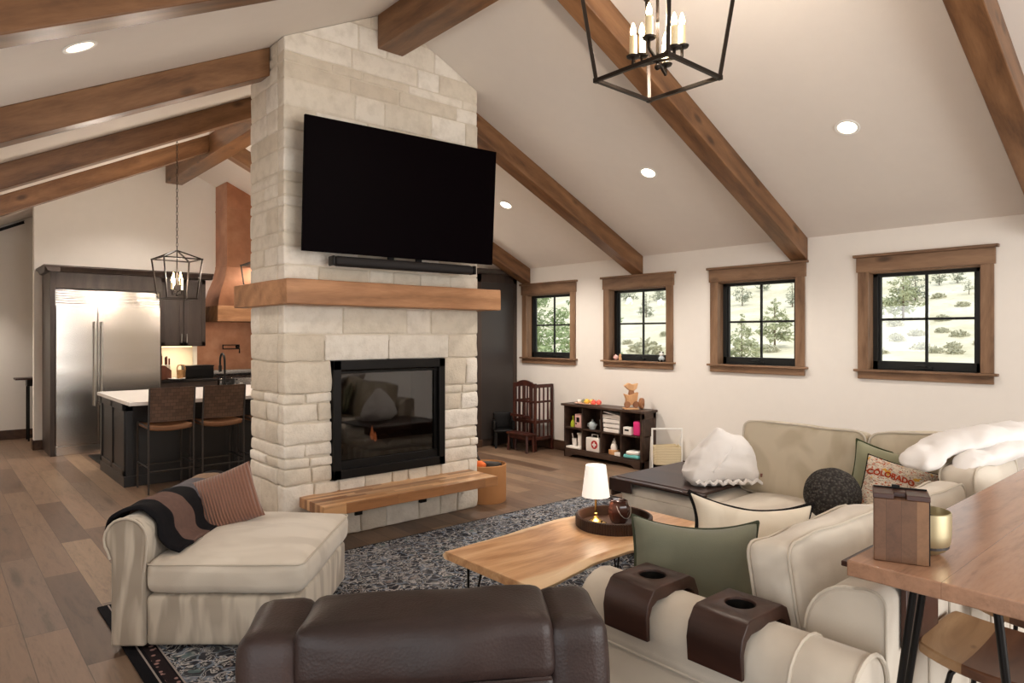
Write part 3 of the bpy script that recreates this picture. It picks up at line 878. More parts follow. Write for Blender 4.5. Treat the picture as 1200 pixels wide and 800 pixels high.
cloth_strip('throw_blanket', [(-.50, .535), (-.49, .60), (-.44, .645), (-.375, .66), (-.30, .64), (-.262, .58), (-.25, .50), (-.20, .455), (-.15, .447)], -.40, .50, M['throw'],
            'black, mauve and grey striped throw draped over the rolled chaise arm', 'throw', (1.326, 3.796, FL), R(-41.16), .016, .014, 30, 3)
# ribbed rust pillow
def mk_rust():
    n = NT('rust_ribbed_velvet'); v = n.coord(); w = n.n('ShaderNodeTexWave', wave_type='BANDS', bands_direction='X')
    n.l(v, w.inputs['Vector']); w.inputs['Scale'].default_value = 19; w.inputs['Distortion'].default_value = .5
    col = n.ramp(w.outputs['Fac'], [(.1, S(122, 84, 68)), (.9, S(142, 101, 83))])
    n.bump(w.outputs['Fac'], .6, .012)
    return n.fin(col, .75, 0, .2, Sheen_Weight=.4)
M['rust'] = mk_rust()
def put_pillow(name, fn, mat, label, cat, loc, rot, piping=None, n=22, group=None, r=.006):
    o = thing(name, label, cat, loc, 0, group); o.rotation_euler = rot
    c = mobj('cover', pillow(fn, n), mat, o, ang=80)
    if piping: mobj('piping', B().tube(rim(fn), r, 6, True), piping, o)
    return o
a = R(-41.16)
ru = Vector((math.cos(a), math.sin(a), 0)); rv = Vector((-math.sin(a), math.cos(a), 0))
def cam_xy(u, v): return ru * u + rv * v      # room point from right / forward distance
p = cam_xy(-1.635, 3.86)
put_pillow('throw_pillow', pillow_fn(.34, .34, .14, .06, seed=4), M['rust'], 'small rust brown ribbed pillow leaning on the striped throw', 'pillow', (p.x, p.y, .600), (R(-26), R(-20), a + R(14)), None)

# ------------------------------------------------------------------ leather armchair seen from behind
lr = math.atan2(-.566, .824)
lc = thing('leather_armchair', 'dark brown leather recliner seen from behind', 'armchair', (.835, 1.235, FL), lr)
def wr(p, u):
    q = noise.noise(Vector((p.x * 9, p.z * 3, 4))); 
    cr = max(0.0, noise.noise(Vector((p.x * 16, 3.0, p.z * 2)))) ** 1.5
    return p + Vector((0, (.006 * q + .022 * cr * max(0, 1 - abs(u[2]))) * (1 if abs(u[0]) < .95 else 0), 0))
b = B().soft((0, .05, .847), (.555, .222, .135), .032, 12, (.002, .014, .014), .011, 7, sag=wr, seed=2)
mobj('back_cushion', b, M['leather'], lc, ang=60)
for s_ in (-1, 1):
    b = B().soft((s_ * .330, .065, .775), (.138, .235, .25), .036, 8, (.006, .008, .004), .007, 7, seed=5 + s_)
    mobj('back_wing', b, M['leather'], lc, ang=60)
b = B().soft((0, .05, .42), (.56, .205, .74), .025, 8, (0, .012, 0), .006, 5)
mobj('back_panel', b, M['leather'], lc)
for s_ in (-1, 1):
    b = B().soft((s_ * .335, .06, .37), (.125, .20, .62), .04, 6, (.01, .01, 0), .005, 5)
    mobj('back_side', b, M['leather'], lc)
mobj('seam', B().tube([(-.265, -.056, .786), (-.15, -.060, .785), (0, -.062, .784), (.15, -.060, .785), (.265, -.056, .786)], .005, 6), M['leather'], lc)
mobj('seat_cushion', B().soft((0, .50, .36), (.56, .62, .2), .07, 8, (.01, .02, .03), .006, 5), M['leather'], lc)
for s_ in (-1, 1):
    mobj('arm', B().soft((s_ * .375, .44, .30), (.17, .78, .52), .075, 8, (.01, .01, .01), .006, 5), M['leather'], lc)
mobj('base', B().soft((0, .38, .14), (.62, .78, .2), .03, 5), M['leather'], lc)
for x in (-.28, .28):
    for y in (.05, .72): mobj('foot', B().cyl((x, y, 0), .025, .05, 14, .035), M['darkwood'], lc)

# ------------------------------------------------------------------ sectional sofa
so = thing('sectional_sofa', 'large L-shaped cream suede sectional sofa with loose back cushions', 'sofa', (3.1, 1.5, FL), world=True)
mobj('base', B().soft((2.87, 1.26, .155), (1.62, .90, .255), .03, 8, (0, .004, 0), .004, 4), M['cream'], so)
mobj('base', B().soft((4.12, 1.66, .155), (.92, 1.78, .255), .03, 8, (.004, 0, 0), .004, 4), M['cream'], so)
mobj('base', B().soft((4.10, 2.72, .15), (.86, .64, .24), .03, 8, (.004, 0, 0), .004, 4), M['cream'], so)
# arm along the left end
ax = 1.925
poly = [(ax + .125, .03), (ax + .125, .46)]
for k in range(13):
    t = R(-25 + k * 19.2); poly.append((ax + .005 + .125 * math.cos(t), .55 + .118 * math.sin(t)))
poly += [(ax - .115, .47), (ax - .105, .455), (ax - .105, .03)]
b = B().prism(poly, .735, 1.705, 'Y', None, 10)
arm = mobj('rolled_arm', b, M['creamarm'], so, bevel=.02, ang=50, bseg=3)
mobj('arm_piping', B().tube([(x, .733, z) for x, z in poly[2:-2]], .007, 6), M['pipe'], arm)
mobj('arm_piping', B().tube([(ax + (x - ax) * 1.01, .90, z * 1.004) for x, z in poly[2:-2]], .006, 6), M['pipe'], arm)
mobj('arm_seam', B().tube([(ax - .108, .74 + .96 * k / 10, .462) for k in range(11)], .006, 6), M['pipe'], arm)
# back frames
def backroll(y0_, y1_, h):
    out = [(y0_, .03), (y1_, .03), (y1_, h - .17)]
    for k in range(1, 9):
        t = R(k * 90 / 8); out.append((y1_ - .15 + .15 * math.cos(t), h - .17 + .165 * math.sin(t)))
    out += [(y0_ + .06, h)]
    for k in range(0, 5):
        t = R(90 + k * 90 / 4); out.append((y0_ + .04 + .04 * math.cos(t), h - .04 + .04 * math.sin(t)))
    return out
bk = mobj('back_frame', B().prism(backroll(.742, .975, .80), 2.06, 4.60, 'X', None, 12), M['creamarm'], so, bevel=.012, ang=50)
mobj('back_piping', B().tube([(2.066, y, z) for y, z in backroll(.742, .975, .80)[2:]] + [(2.066, .742, .06)], .005, 6), M['cream'], bk)
b = B()
for x in (2.42, 2.62, 2.86, 3.12, 3.4, 3.7, 4.0, 4.3): b.tube([(x, .74, .06), (x, .739, .4), (x, .74, .76)], .004, 5)
mobj('back_seams', b, M['cream'], bk)
mobj('back_frame', B().prism([(4.62 - (y - .742), z) for y, z in backroll(.742, .975, .76)], .98, 2.42, 'Y', None, 8), M['cream'], so, bevel=.012, ang=50)
# seat cushions
def seat(x0, x1, ya, yb, z0=.275, z1=.49, s_=0):
    c = mobj('seat_cushion', B().soft(((x0 + x1) / 2, (ya + yb) / 2, (z0 + z1) / 2), (x1 - x0, yb - ya, z1 - z0), .045, 10, (.012, .012, .03), .008, 4, seed=s_), M['creamtop'], so)
    mobj('cushion_piping', rect_pipe(x0 - .004, x1 + .004, ya - .004, yb + .004, z1 - .045), M['pipe'], c)
seat(2.06, 2.865, .975, 1.725, s_=1); seat(2.875, 3.67, .975, 1.725, s_=2); seat(3.68, 4.37, .975, 1.665, s_=3)
seat(3.665, 4.37, 1.675, 2.345, s_=4); seat(3.665, 4.53, 2.355, 3.045, s_=5)
# loose back cushions: gusseted boxes leaning on the frames
def backcush(c, d, rot, mat=M['creamtop'], s_=0, nz=.014):
    m4 = Matrix.Translation(c) @ Euler(rot).to_matrix().to_4x4()
    o = mobj('back_cushion', B().soft((0, 0, 0), d, .04, 10, (.01, .035, .02), nz, 5, mat=m4, seed=s_), mat, so, ang=60)
    for yy in (-1, 1):
        pts = []
        w, h = d[0] / 2 - .004, d[2] / 2 - .004; rad = .05
        for cx, cz, a0 in ((w - rad, h - rad, 0), (-w + rad, h - rad, 90), (-w + rad, -h + rad, 180), (w - rad, -h + rad, 270)):
            for k in range(5):
                t = R(a0 + k * 22.5); pts.append((cx + rad * math.cos(t), yy * (d[1] / 2 - .006), cz + rad * math.sin(t)))
        out = []
        for i, p in enumerate(pts):
            q = pts[(i + 1) % len(pts)]; L = (Vector(q) - Vector(p)).length; m = max(1, int(L / .07))
            for j in range(m):
                v = Vector(p).lerp(Vector(q), j / m)
                u = [v.x / (d[0] / 2), 0, v.z / (d[2] / 2)]
                v.z += .02 * u[2] * (1 - min(1, u[0] ** 2)) * .3
                v = v + noise.noise_vector(v * 5 + Vector((s_ * 7.3, s_ * 3.1, s_))) * nz
                out.append(m4 @ v)
        mobj('cushion_piping', B().tube(out, .006, 6, True), M['pipe'], o)
backcush((2.54, 1.10, .632), (.88, .15, .42), (R(-8), R(1.5), R(1)), s_=11)
backcush((3.46, 1.09, .615), (.90, .15, .38), (R(-8), 0, R(-1)), s_=12)
backcush((4.20, 1.03, .67), (.56, .17, .40), (R(-6), 0, R(-6)), s_=13)
backcush((4.27, 2.03, .715), (.80, .15, .47), (R(-9), 0, R(-90)), M['khaki'], s_=14)
backcush((4.32, 1.36, .735), (.50, .15, .47), (R(-9), R(-5), R(-80)), M['khaki'], s_=15)
for x, y in ((2.1, .8), (1.95, 1.66), (4.5, .8), (3.75, 3.0), (4.48, 3.0), (3.0, 1.68)):
    mobj('foot', B().cyl((x, y, FL), .025, .03, 12), M['darkwood'], so)

# ------------------------------------------------------------------ bent wood trays on the sofa
def saddle(label, yc, w, hole):
    """arm tray with a cup hole: flat top, rounded flaps down both sides; x across the arm, y along it"""
    o = thing('arm_tray', label, 'arm tray', (ax, yc, FL), 0, 'wooden cup holder trays on the sofa arm', world=False)
    ob = [(-.150, .525), (-.156, .60), (-.146, .645), (-.118, .682), (-.10, .69), (.085, .69), (.120, .672), (.146, .62), (.152, .55)]
    ib = [(.134, .55), (.128, .60), (.108, .632), (.08, .646), (-.095, .646), (-.122, .632), (-.136, .60), (-.134, .525)]
    body = mobj('body', B().prism(ob + ib, -w / 2, w / 2, 'Y'), M['darkwoodY'], o, ang=35)
    x0, hx, y0_ = hole
    cut = mobj('cutter', B().cyl((x0, y0_, .6), .047, .2, 40), M['black'], None); cut.parent = o
    md = body.modifiers.new('hole', 'BOOLEAN'); md.operation = 'DIFFERENCE'; md.object = cut; md.solver = 'EXACT'
    me = bpy.data.meshes.new_from_object(body.evaluated_get(bpy.context.evaluated_depsgraph_get()))
    body.modifiers.clear(); body.data = me; bpy.data.objects.remove(cut)
    md = body.modifiers.new('bevel', 'BEVEL'); md.width = .003; md.segments = 2; md.limit_method = 'ANGLE'; md.angle_limit = R(25)
    mobj('cup_well', B().lathe([(.0, .650), (.047, .650), (.0475, .682), (.046, .682), (.0455, .653), (.0, .653)], (x0, y0_, .0), 32), M['black'], o)
    return o
saddle('dark wood cup holder tray farther along the near sofa arm', 1.452, .185, (-.0, .05, 0))
saddle('dark wood cup holder tray closer to the sofa back on the near arm', 1.115, .185, (-.0, .05, 0))
o = thing('back_tray', 'dark wood saddle tray folded over the sofa back under the bar table', 'sofa tray', (2.31, .86, FL))
ob = [(-.138, .60), (-.138, .79), (-.115, .820), (.05, .820), (.05, .803), (-.105, .803), (-.122, .785), (-.122, .60)]
mobj('body', B().prism([(y, z) for y, z in ob], -.14, .14, 'X'), M['darkwood'], o, bevel=.003)
tr = thing('sofa_tray', 'wide dark wooden tray lying across the end seat of the sofa', 'tray', (4.09, 2.72, FL))
b = B().prism([(-.40, -.33), (.40, -.33), (.41, .38), (-.40, .38)], .515, .535, 'Z')
mobj('top', b, M['darkwoodY'], tr, bevel=.006)
mobj('rim', B().bb(-.455, -.40, -.36, .40, .508, .53).bb(-.44, .41, .375, .395, .40, .533).bb(-.455, -.44, .2, .40, .44, .525), M['darkwoodY'], tr, bevel=.008)

# ------------------------------------------------------------------ pillows and textiles on the sofa
M['olive'] = fabric('olive_linen', S(116, 117, 100), S(104, 106, 91), (1, 1, 1), .5, .95, 200)
M['olivepipe'] = plain('olive_edge', S(66, 70, 56), .9, 0, .1)
M['sage'] = fabric('sage_linen', S(150, 150, 124), S(134, 136, 112), (1, 1, 1), .5, .95, 200)
M['sagepipe'] = plain('sage_edge', S(62, 70, 46), .9, 0, .1)
M['ivory'] = fabric('ivory_linen', S(232, 222, 204), S(212, 200, 180), (1, 1, 1), .5, .95, 200)
M['charcoalpipe'] = plain('black_piping', S(28, 25, 25), .85, 0, .1)
M['boucle'] = None
n_ = NT('charcoal_boucle'); vv = n_.coord(); hh = n_.voro(vv, 75)
n_.bump(hh, .9, .012); M['boucle'] = n_.fin(n_.ramp(hh, [(.1, S(96, 92, 88)), (.6, S(58, 55, 53))]), 1, 0, .1)
p = cam_xy(.715, 2.62)
fo = pillow_fn(.50, .34, .15, .07, seed=2, nz=.014, slump=.03)
put_pillow('throw_pillow', fo, M['olive'], 'olive green pillow standing behind the two wooden arm trays', 'pillow', (p.x, p.y, .652), (R(-12), R(3), a), M['olivepipe'], r=.007)
p = cam_xy(1.12, 3.14)
fc = pillow_fn(.58, .27, .14, .13, seed=6, nz=.016, slump=.045)
put_pillow('throw_pillow', fc, M['ivory'], 'ivory pillow with thick black piping on the middle seat', 'pillow', (p.x, p.y, .645), (R(-22), R(5), a - R(3)), M['charcoalpipe'], r=.011)
bl = B(); bl.ball((0, 0, 0), .149, 40, 28)
for i, v in enumerate(bl.v): bl.v[i] = v * (1 + .035 * noise.noise(v * 14))
single('ball_pillow', bl, M['boucle'], 'round charcoal boucle ball pillow on the corner seat', 'pillow', (3.81, 1.645, FL + .640), ang=80)
p = cam_xy(1.84, 3.985)
fs_ = pillow_fn(.40, .40, .11, .12, seed=9, nz=.010)
sg = put_pillow('throw_pillow', fs_, M['sage'], 'sage green pillow behind the printed state pillow', 'pillow', (4.165, 1.49, .695), (R(-16), R(13), R(-66)), M['sagepipe'], r=.006)

def mk_print():
    n = NT('printed_canvas'); v = n.coord()
    base = S(226, 214, 196)
    f1 = n.noise(n.coord((1, 1, 2.2)), 38, 2, .5, 2.5); m1 = n.ramp(f1, [(.56, 0.0), (.58, 1.0), (.63, 1.0), (.65, 0.0)])
    f2 = n.noise(n.coord((1, 1, 2.5), 3), 30, 2, .5, 2.0); m2 = n.ramp(f2, [(.60, 0.0), (.62, 1.0)])
    f3 = n.noise(n.coord((1, 1, 1), 9), 22, 2); m3 = n.ramp(f3, [(.66, 0.0), (.68, 1.0)])
    c = n.mix(n.math('MULTIPLY', m1, .8), base, S(74, 52, 46)); c = n.mix(m2, c, S(190, 92, 58)); c = n.mix(m3, c, S(222, 172, 72))
    n.bump(n.noise(v, 240, 2), .2, .002)
    return n.fin(c, .9, 0, .15)
M['print'] = mk_print()
fp_ = pillow_fn(.36, .36, .12, .06, seed=12, nz=.006)
cp = put_pillow('throw_pillow', fp_, M['print'], 'printed pillow lettered COLORADO leaning in the sofa corner', 'pillow', (4.04, 1.40, .655), (R(-14), R(15), R(-62)), M['charcoalpipe'], r=.004)
def lettering(parent, text, size, pos, mat, fn, w, h, ang=0.0):
    cu_ = bpy.data.curves.new('lettering', 'FONT'); cu_.body = text; cu_.size = size; cu_.align_x = 'CENTER'; cu_.align_y = 'CENTER'; cu_.extrude = .0; cu_.offset = .0016
    to = bpy.data.objects.new('tmp', cu_); COL.objects.link(to)
    dg = bpy.context.evaluated_depsgraph_get(); me = bpy.data.meshes.new_from_object(to.evaluated_get(dg))
    bpy.data.objects.remove(to); bm = bmesh.new(); bm.from_mesh(me)
    bmesh.ops.subdivide_edges(bm, edges=bm.edges[:], cuts=2)
    bmesh.ops.triangulate(bm, faces=bm.faces[:])
    for v in bm.verts:
        x, z = v.co.x, v.co.y
        xx = pos[0] + x * math.cos(ang) - z * math.sin(ang); zz = pos[1] + x * math.sin(ang) + z * math.cos(ang) - .28 * x * x / w
        q = fn(max(-.98, min(.98, xx / (w / 2))), max(-.98, min(.98, zz / (h / 2))), -1)
        v.co = Vector((xx, q.y - .003, zz))
    bm.to_mesh(me); bm.free(); me.materials.clear(); me.materials.append(mat)
    o = bpy.data.objects.new('lettering', me); COL.objects.link(o); o.parent = parent
    s_ = o.modifiers.new('thick', 'SOLIDIFY'); s_.thickness = .002
    o['label'] = 'rust red lettering COLORADO'
    return o
M['redprint'] = plain('rust_print', S(176, 72, 44), .9, 0, .1)
M['yellowprint'] = plain('yellow_print', S(216, 166, 64), .9, 0, .1)
lettering(cp, 'COLORADO', .041, (-.055, .092), M['redprint'], fp_, .36, .36)
b = B().lathe([(0, 0), (.022, 0), (.022, .002), (0, .002)], (0, 0, 0), 12, Matrix.Translation((.01, fp_(.05, .0, -1).y - .003, .01)) @ Euler((R(90), 0, 0)).to_matrix().to_4x4())
mobj('sun_motif', b, M['yellowprint'], cp)

# white pouch-like pillow slumped on the sofa tray
def slump(p, u):
    k = max(0.0, (u[2] + 1) / 2)
    s_ = 1 - .40 * k ** 1.5
    x = p.x * s_ + .035 * k; y = p.y * (1 - .5 * k)
    z = p.z + .025 * k * math.exp(-((p.x + .07) / .12) ** 2) - .03 * k * (p.x / .25) ** 2
    q = Vector((x, y, z)); q += noise.noise_vector(q * 9) * .018 + noise.noise_vector(q * 22 + Vector((5, 1, 2))) * .007
    return q
wp = thing('white_pillow', 'slumped white pillow heaped on the wide dark wooden sofa tray', 'pillow', (4.06, 2.50, FL + .535), a + R(8))
mobj('cover', B().soft((0, 0, .15), (.54, .32, .30), .10, 14, (.03, .04, .03), .02, 5.5, sag=slump, seed=3), M['whitecloth'], wp, ang=80)
b = B()
pts = [Vector((-.235 + .47 * k / 26, -.155, .03 + .012 * math.sin(k * 1.7))) for k in range(27)]
mobj('ruffle', B().tube(pts, [.012 + .002 * (k % 2) for k in range(27)], 7), M['whitecloth'], wp)
mobj('seam_flap', B().tube([(-.12, -.155, .10), (-.05, -.15, .17), (.03, -.115, .24), (.08, -.07, .285)], [.006, .011, .011, .007], 7), M['whitecloth'], wp)
mobj('leather_tag', B().box((.225, -.155, .07), (.034, .008, .022)), plain('tag_leather', S(110, 62, 52), .6), wp, bevel=.002)

# white throw heaped over the corner cushions
def lump(path, rad, flat, mat4=None, seed=0, n=64, seg=32):
    P = [Vector(p) for p in path]; pts = []
    for i in range(n + 1):
        t = i / n * (len(P) - 1); k = min(int(t), len(P) - 2); f = t - k
        p0, p1, p2, p3 = P[max(k - 1, 0)], P[k], P[k + 1], P[min(k + 2, len(P) - 1)]
        pts.append(.5 * ((2 * p1) + (p2 - p0) * f + (2 * p0 - 5 * p1 + 4 * p2 - p3) * f * f + (3 * p1 - p0 - 3 * p2 + p3) * f ** 3))
    b = B(); vs = []; fs = []
    for i, p in enumerate(pts):
        t = (pts[min(i + 1, n)] - pts[max(i - 1, 0)]).normalized(); w = t.cross(Vector((0, 0, 1))).normalized(); up = w.cross(t)
        e = math.sin(PI * min(1, max(0, i / n))) ** .35 if 0 < i < n else .05
        for j in range(seg):
            an = 2 * PI * j / seg
            q = p + (w * math.cos(an) * rad + up * math.sin(an) * flat) * e
            q += noise.noise_vector(q * 7 + Vector((seed, 0, 0))) * .022 + noise.noise_vector(q * 20 + Vector((seed, 9, 0))) * .012
            vs.append(q)
    for i in range(n):
        for j in range(seg): fs.append((i * seg + j, i * seg + (j + 1) % seg, (i + 1) * seg + (j + 1) % seg, (i + 1) * seg + j))
    fs.append(tuple(range(seg))); fs.append(tuple(n * seg + j for j in range(seg))[::-1])
    return b.add(vs, fs)
wt = thing('white_throw', 'fluffy white comforter heaped over the sofa corner cushions', 'blanket', (4.1, 1.15, FL), world=True)
mobj('upper_fold', lump([(3.86, 1.24, .86), (4.05, 1.22, .93), (4.28, 1.10, .985), (4.55, .95, 1.0), (4.72, .78, .97), (4.76, .66, .86)], .14, .058, seed=1), M['whitecloth'], wt, ang=80)
mobj('lower_fold', lump([(3.95, 1.07, .85), (4.12, 1.03, .91), (4.4, .92, .945), (4.62, .74, .90), (4.68, .62, .78)], .09, .045, seed=5), M['whitecloth'], wt, ang=80)

# ------------------------------------------------------------------ coffee table with live edge
ct = thing('coffee_table', 'live-edge light wood coffee table on black metal legs', 'coffee table', (2.66, 2.47, FL))
H = .407; t_ = .042
up_, lo_ = [], []
N = 26
for k in range(N + 1):
    x = -.70 + 1.40 * k / N
    q = .325 + .02 * math.sin(x * 4.2 + 1.0) + .015 * noise.noise(Vector((x * 5, 1, 0)))
    r_ = -.325 + .045 * math.sin((x + .42) * 4.4) + .010 * noise.noise(Vector((x * 7, 5, 0)))
    up_.append((x, q)); lo_.append((x, r_))
out = lo_ + up_[::-1]
b = B(); n = len(out); vs = []; fs = []
for lev, ins in ((H + t_, .028), (H + t_ * .45, .0), (H, .012)):
    for x, y in out: vs.append((x, y - ins * (1 if y > 0 else -1), lev))
for k in range(2):
    for i in range(n): fs.append((k * n + i, k * n + (i + 1) % n, (k + 1) * n + (i + 1) % n, (k + 1) * n + i))
fs.append(tuple(range(n))); fs.append(tuple(2 * n + i for i in range(n))[::-1])
b.add(vs, fs)
mobj('tabletop', b, M['liveedge'], ct, bevel=.003, ang=30)
for x, y in ((-.55, -.2), (-.55, .22), (.55, -.2), (.55, .22)):
    s1 = 1 if x > 0 else -1; s2 = 1 if y > 0 else -1
    lb = B().tube([(x - .05, y, H), (x + .03 * s1, y + .03 * s2, 0), (x + .06, y, H)], .007, 8).box((x, y, H - .003), (.15, .06, .006))
    mobj('leg', lb, M['black'], ct)
# tray, lamp, jar
TX, TY, TZ = 2.945, 2.49, FL + H + t_
ty = thing('round_tray', 'round dark fluted wooden tray on the coffee table', 'tray', (TX, TY, TZ))
M['traywood'] = wood('tray_walnut', S(40, 25, 18), S(60, 39, 28), S(78, 53, 39), 'X', .4, False)
b = B(); prof = [(.0, .008), (.196, .008), (.198, .062), (.205, .066), (.212, .062), (.212, .0), (0, 0)]
mobj('tray_body', B().lathe(prof, seg=72), M['traywood'], ty, ang=50)
b = B()
for k in range(96):
    t = 2 * PI * k / 96; b.tube([(.212 * math.cos(t), .212 * math.sin(t), .003), (.212 * math.cos(t), .212 * math.sin(t), .060)], .0052, 5)
mobj('fluting', b, M['traywood'], ty)
la = thing('table_lamp', 'small brass table lamp with white shade on the round tray', 'lamp', (2.865, 2.555, TZ + .0085))
mobj('base', B().lathe([(0, 0), (.062, 0), (.064, .006), (.058, .012), (.040, .016), (.036, .024), (.022, .03), (.014, .04), (.007, .05), (0, .05)], seg=36), M['gold'], la)
mobj('stem', B().lathe([(.0065, .045), (.0065, .19)], seg=16).ball((0, 0, .06), .012, 14, 8, (1, 1, .7)), M['gold'], la)
b = B(); prof_o = [(.079, .165), (.060, .335)]; 
vs = []; fs = []
for i in range(48):
    t = 2 * PI * i / 48; k = 1 + .018 * math.cos(12 * t)
    for r_, z in ((.079, .160), (.0575, .335), (.0545, .335), (.076, .160)): vs.append((r_ * k * math.cos(t), r_ * k * math.sin(t), z))
for i in range(48):
    for j in range(4): fs.append((i * 4 + j, ((i + 1) % 48) * 4 + j, ((i + 1) % 48) * 4 + (j + 1) % 4, i * 4 + (j + 1) % 4))
mobj('lamp_shade', B().add(vs, fs).lathe([(0, .325), (.055, .325), (.055, .328), (0, .328)], seg=24), M['shade'], la)
M['amber'] = plain('dark_brown_glass', S(64, 34, 26), .15, 0, .6)
jr = thing('glass_jar', 'small dark brown ribbed jar with wire handle on the tray', 'jar', (2.99, 2.49, TZ + .0085))
mobj('vessel', B().lathe([(0, 0), (.038, 0), (.046, .012), (.058, .05), (.060, .075), (.052, .10), (.046, .12), (.048, .128), (.043, .13), (.04, .12), (0, .11)], seg=24, wob=lambda q: 1 + .05 * math.cos(8 * q)), M['amber'], jr)
mobj('wire_handle', B().tube([(-.058 * math.cos(PI * k / 12), -.03 - .03 * math.sin(PI * k / 12), .11 - .075 * math.sin(PI * k / 12)) for k in range(13)], .0025, 6), M['chrome'], jr)

# ------------------------------------------------------------------ bar table behind the sofa, stools, things on it
bt = thing('bar_table', 'tall reddish wood slab table on black hairpin legs behind the sofa', 'table', (1.92, .79, 0))
mobj('tabletop', B().bb(0, 2.0, -.52, .0, .876, .92), M['barslab'], bt, bevel=.004)
for x in (.09, 1.9):
    for (yy, k) in ((-.15, 1), (-.325, -.8)):
        b = B().tube([(x - .03, yy, .876), (x - .02, yy + k * .11, .012), (x + .0, yy + k * .115, .002), (x + .02, yy + k * .11, .012), (x + .05, yy, .876)], .0095, 10)
        b.box((x + .01, yy, .872), (.14, .09, .008))
        if k < 0: b = B().tube([(x, yy, .876), (x + .01, yy + k * .11, .0)], .0105, 10).box((x + .01, yy, .872), (.14, .09, .008))
        mobj('leg', b, M['black'], bt)
def mk_stoolwood():
    n = NT('two_tone_stool_wood'); tc = n.n('ShaderNodeTexCoord'); sp = n.n('ShaderNodeSeparateXYZ'); n.l(tc.outputs['Object'], sp.inputs[0])
    v = n.coord((.2, 1, 1)); f = n.noise(v, 9, 5, .6, 1.2)
    a_ = n.ramp(f, [(.3, S(124, 92, 62)), (.55, S(152, 118, 84)), (.75, S(176, 142, 104))])
    b_ = n.ramp(f, [(.3, S(72, 44, 30)), (.55, S(98, 64, 44)), (.75, S(122, 84, 60))])
    col = n.mix(n.math('GREATER_THAN', sp.outputs[1], .085), b_, a_)
    k = n.ramp(n.voro(n.coord((.5, 1, 1)), 7), [(.04, 1.0), (.09, 0.0)])
    col = n.mix(n.math('MULTIPLY', k, .6), col, S(60, 36, 22))
    return n.fin(col, .35, 0, .45)
M['stoolwood'] = mk_stoolwood()
bs = thing('bar_stool', 'wooden saddle stool tucked under the near end of the bar table', 'stool', (2.43, .515, 0), 0, 'saddle stools under the bar table')
vs = []; fs = []; NX, NY = 14, 18
for lev in (0, 1):
    for i in range(NX + 1):
        for j in range(NY + 1):
            u, v = i / NX * 2 - 1, j / NY * 2 - 1
            x = .205 * u * (1 - .10 * v * v - .05 * abs(v) ** 6); y = .215 * v * (1 - .06 * u ** 4)
            z = .585 + .035 * v * v + .012 * u * u * (1 - v * v)
            vs.append((x, y, z + (0 if lev else -.032)))
Q = (NX + 1) * (NY + 1); g = lambda l, i, j: l * Q + i * (NY + 1) + j
for i in range(NX):
    for j in range(NY):
        fs.append((g(1, i, j), g(1, i + 1, j), g(1, i + 1, j + 1), g(1, i, j + 1))); fs.append((g(0, i, j), g(0, i, j + 1), g(0, i + 1, j + 1), g(0, i + 1, j)))
for i in range(NX):
    fs.append((g(0, i, 0), g(0, i + 1, 0), g(1, i + 1, 0), g(1, i, 0))); fs.append((g(0, i, NY), g(1, i, NY), g(1, i + 1, NY), g(0, i + 1, NY)))
for j in range(NY):
    fs.append((g(0, 0, j), g(1, 0, j), g(1, 0, j + 1), g(0, 0, j + 1))); fs.append((g(0, NX, j), g(0, NX, j + 1), g(1, NX, j + 1), g(1, NX, j)))
mobj('seat', B().add(vs, fs), M['stoolwood'], bs, bevel=.006)
for s1 in (-1, 1):
    for s2 in (-1, 1):
        b = B().tube([(.06 * s1, .10 * s2, .555), (.11 * s1, .12 * s2, .552), (.135 * s1, .13 * s2, .535), (.15 * s1, .14 * s2, .48), (.185 * s1, .175 * s2, .006)], .008, 8)
        mobj('leg', b, M['black'], bs)
b = B(); ring = [(.172 * s1, .163 * s2, .2) for s1, s2 in ((-1, -1), (1, -1), (1, 1), (-1, 1))]
for k in range(4): b.tube([ring[k], ring[(k + 1) % 4]], .006, 8)
mobj('foot_ring', b, M['black'], bs)
dup(bs, (2.95, .515, 0), 0, 'second wooden saddle stool deeper under the bar table')

bx = thing('wooden_box', 'tall striped walnut box with slotted lid on the bar table', 'box', (1.999, .678, .921), math.atan2(.606 - .727, 2.003 - 1.955))
mobj('body', B().bb(-.066, .066, -.0, .085, 0, .172), plain('x', S(1, 1, 1)) if False else M['boxwood'], bx, bevel=.002)
mobj('lid', B().bb(-.068, -.018, -.002, .087, .172, .186).bb(.012, .068, -.002, .087, .172, .186).bb(-.018, .012, .03, .087, .172, .186), M['darkwood'], bx, bevel=.0015)
mobj('lid_trim', B().bb(-.066, .066, .080, .0865, .186, .190).bb(-.02, .0, .075, .086, .188, .197), M['black'], bx, bevel=.001)
mobj('corner_strip', B().bb(.0645, .0672, .0, .085, .002, .172), M['black'], bx)
bw = thing('brass_bowl', 'brushed brass round cup beside the tall walnut box', 'cup', (2.158, .672, .921))
mobj('cup_wall', B().lathe([(0, 0), (.035, 0), (.052, .010), (.064, .032), (.067, .06), (.067, .118), (.064, .12), (.062, .116), (.062, .06), (.05, .02), (0, .012)], seg=48), M['brushedgold'], bw)
mobj('filling', B().cyl((0, 0, .02), .0615, .075, 32), plain('dark_wax', S(40, 36, 34), .5), bw)

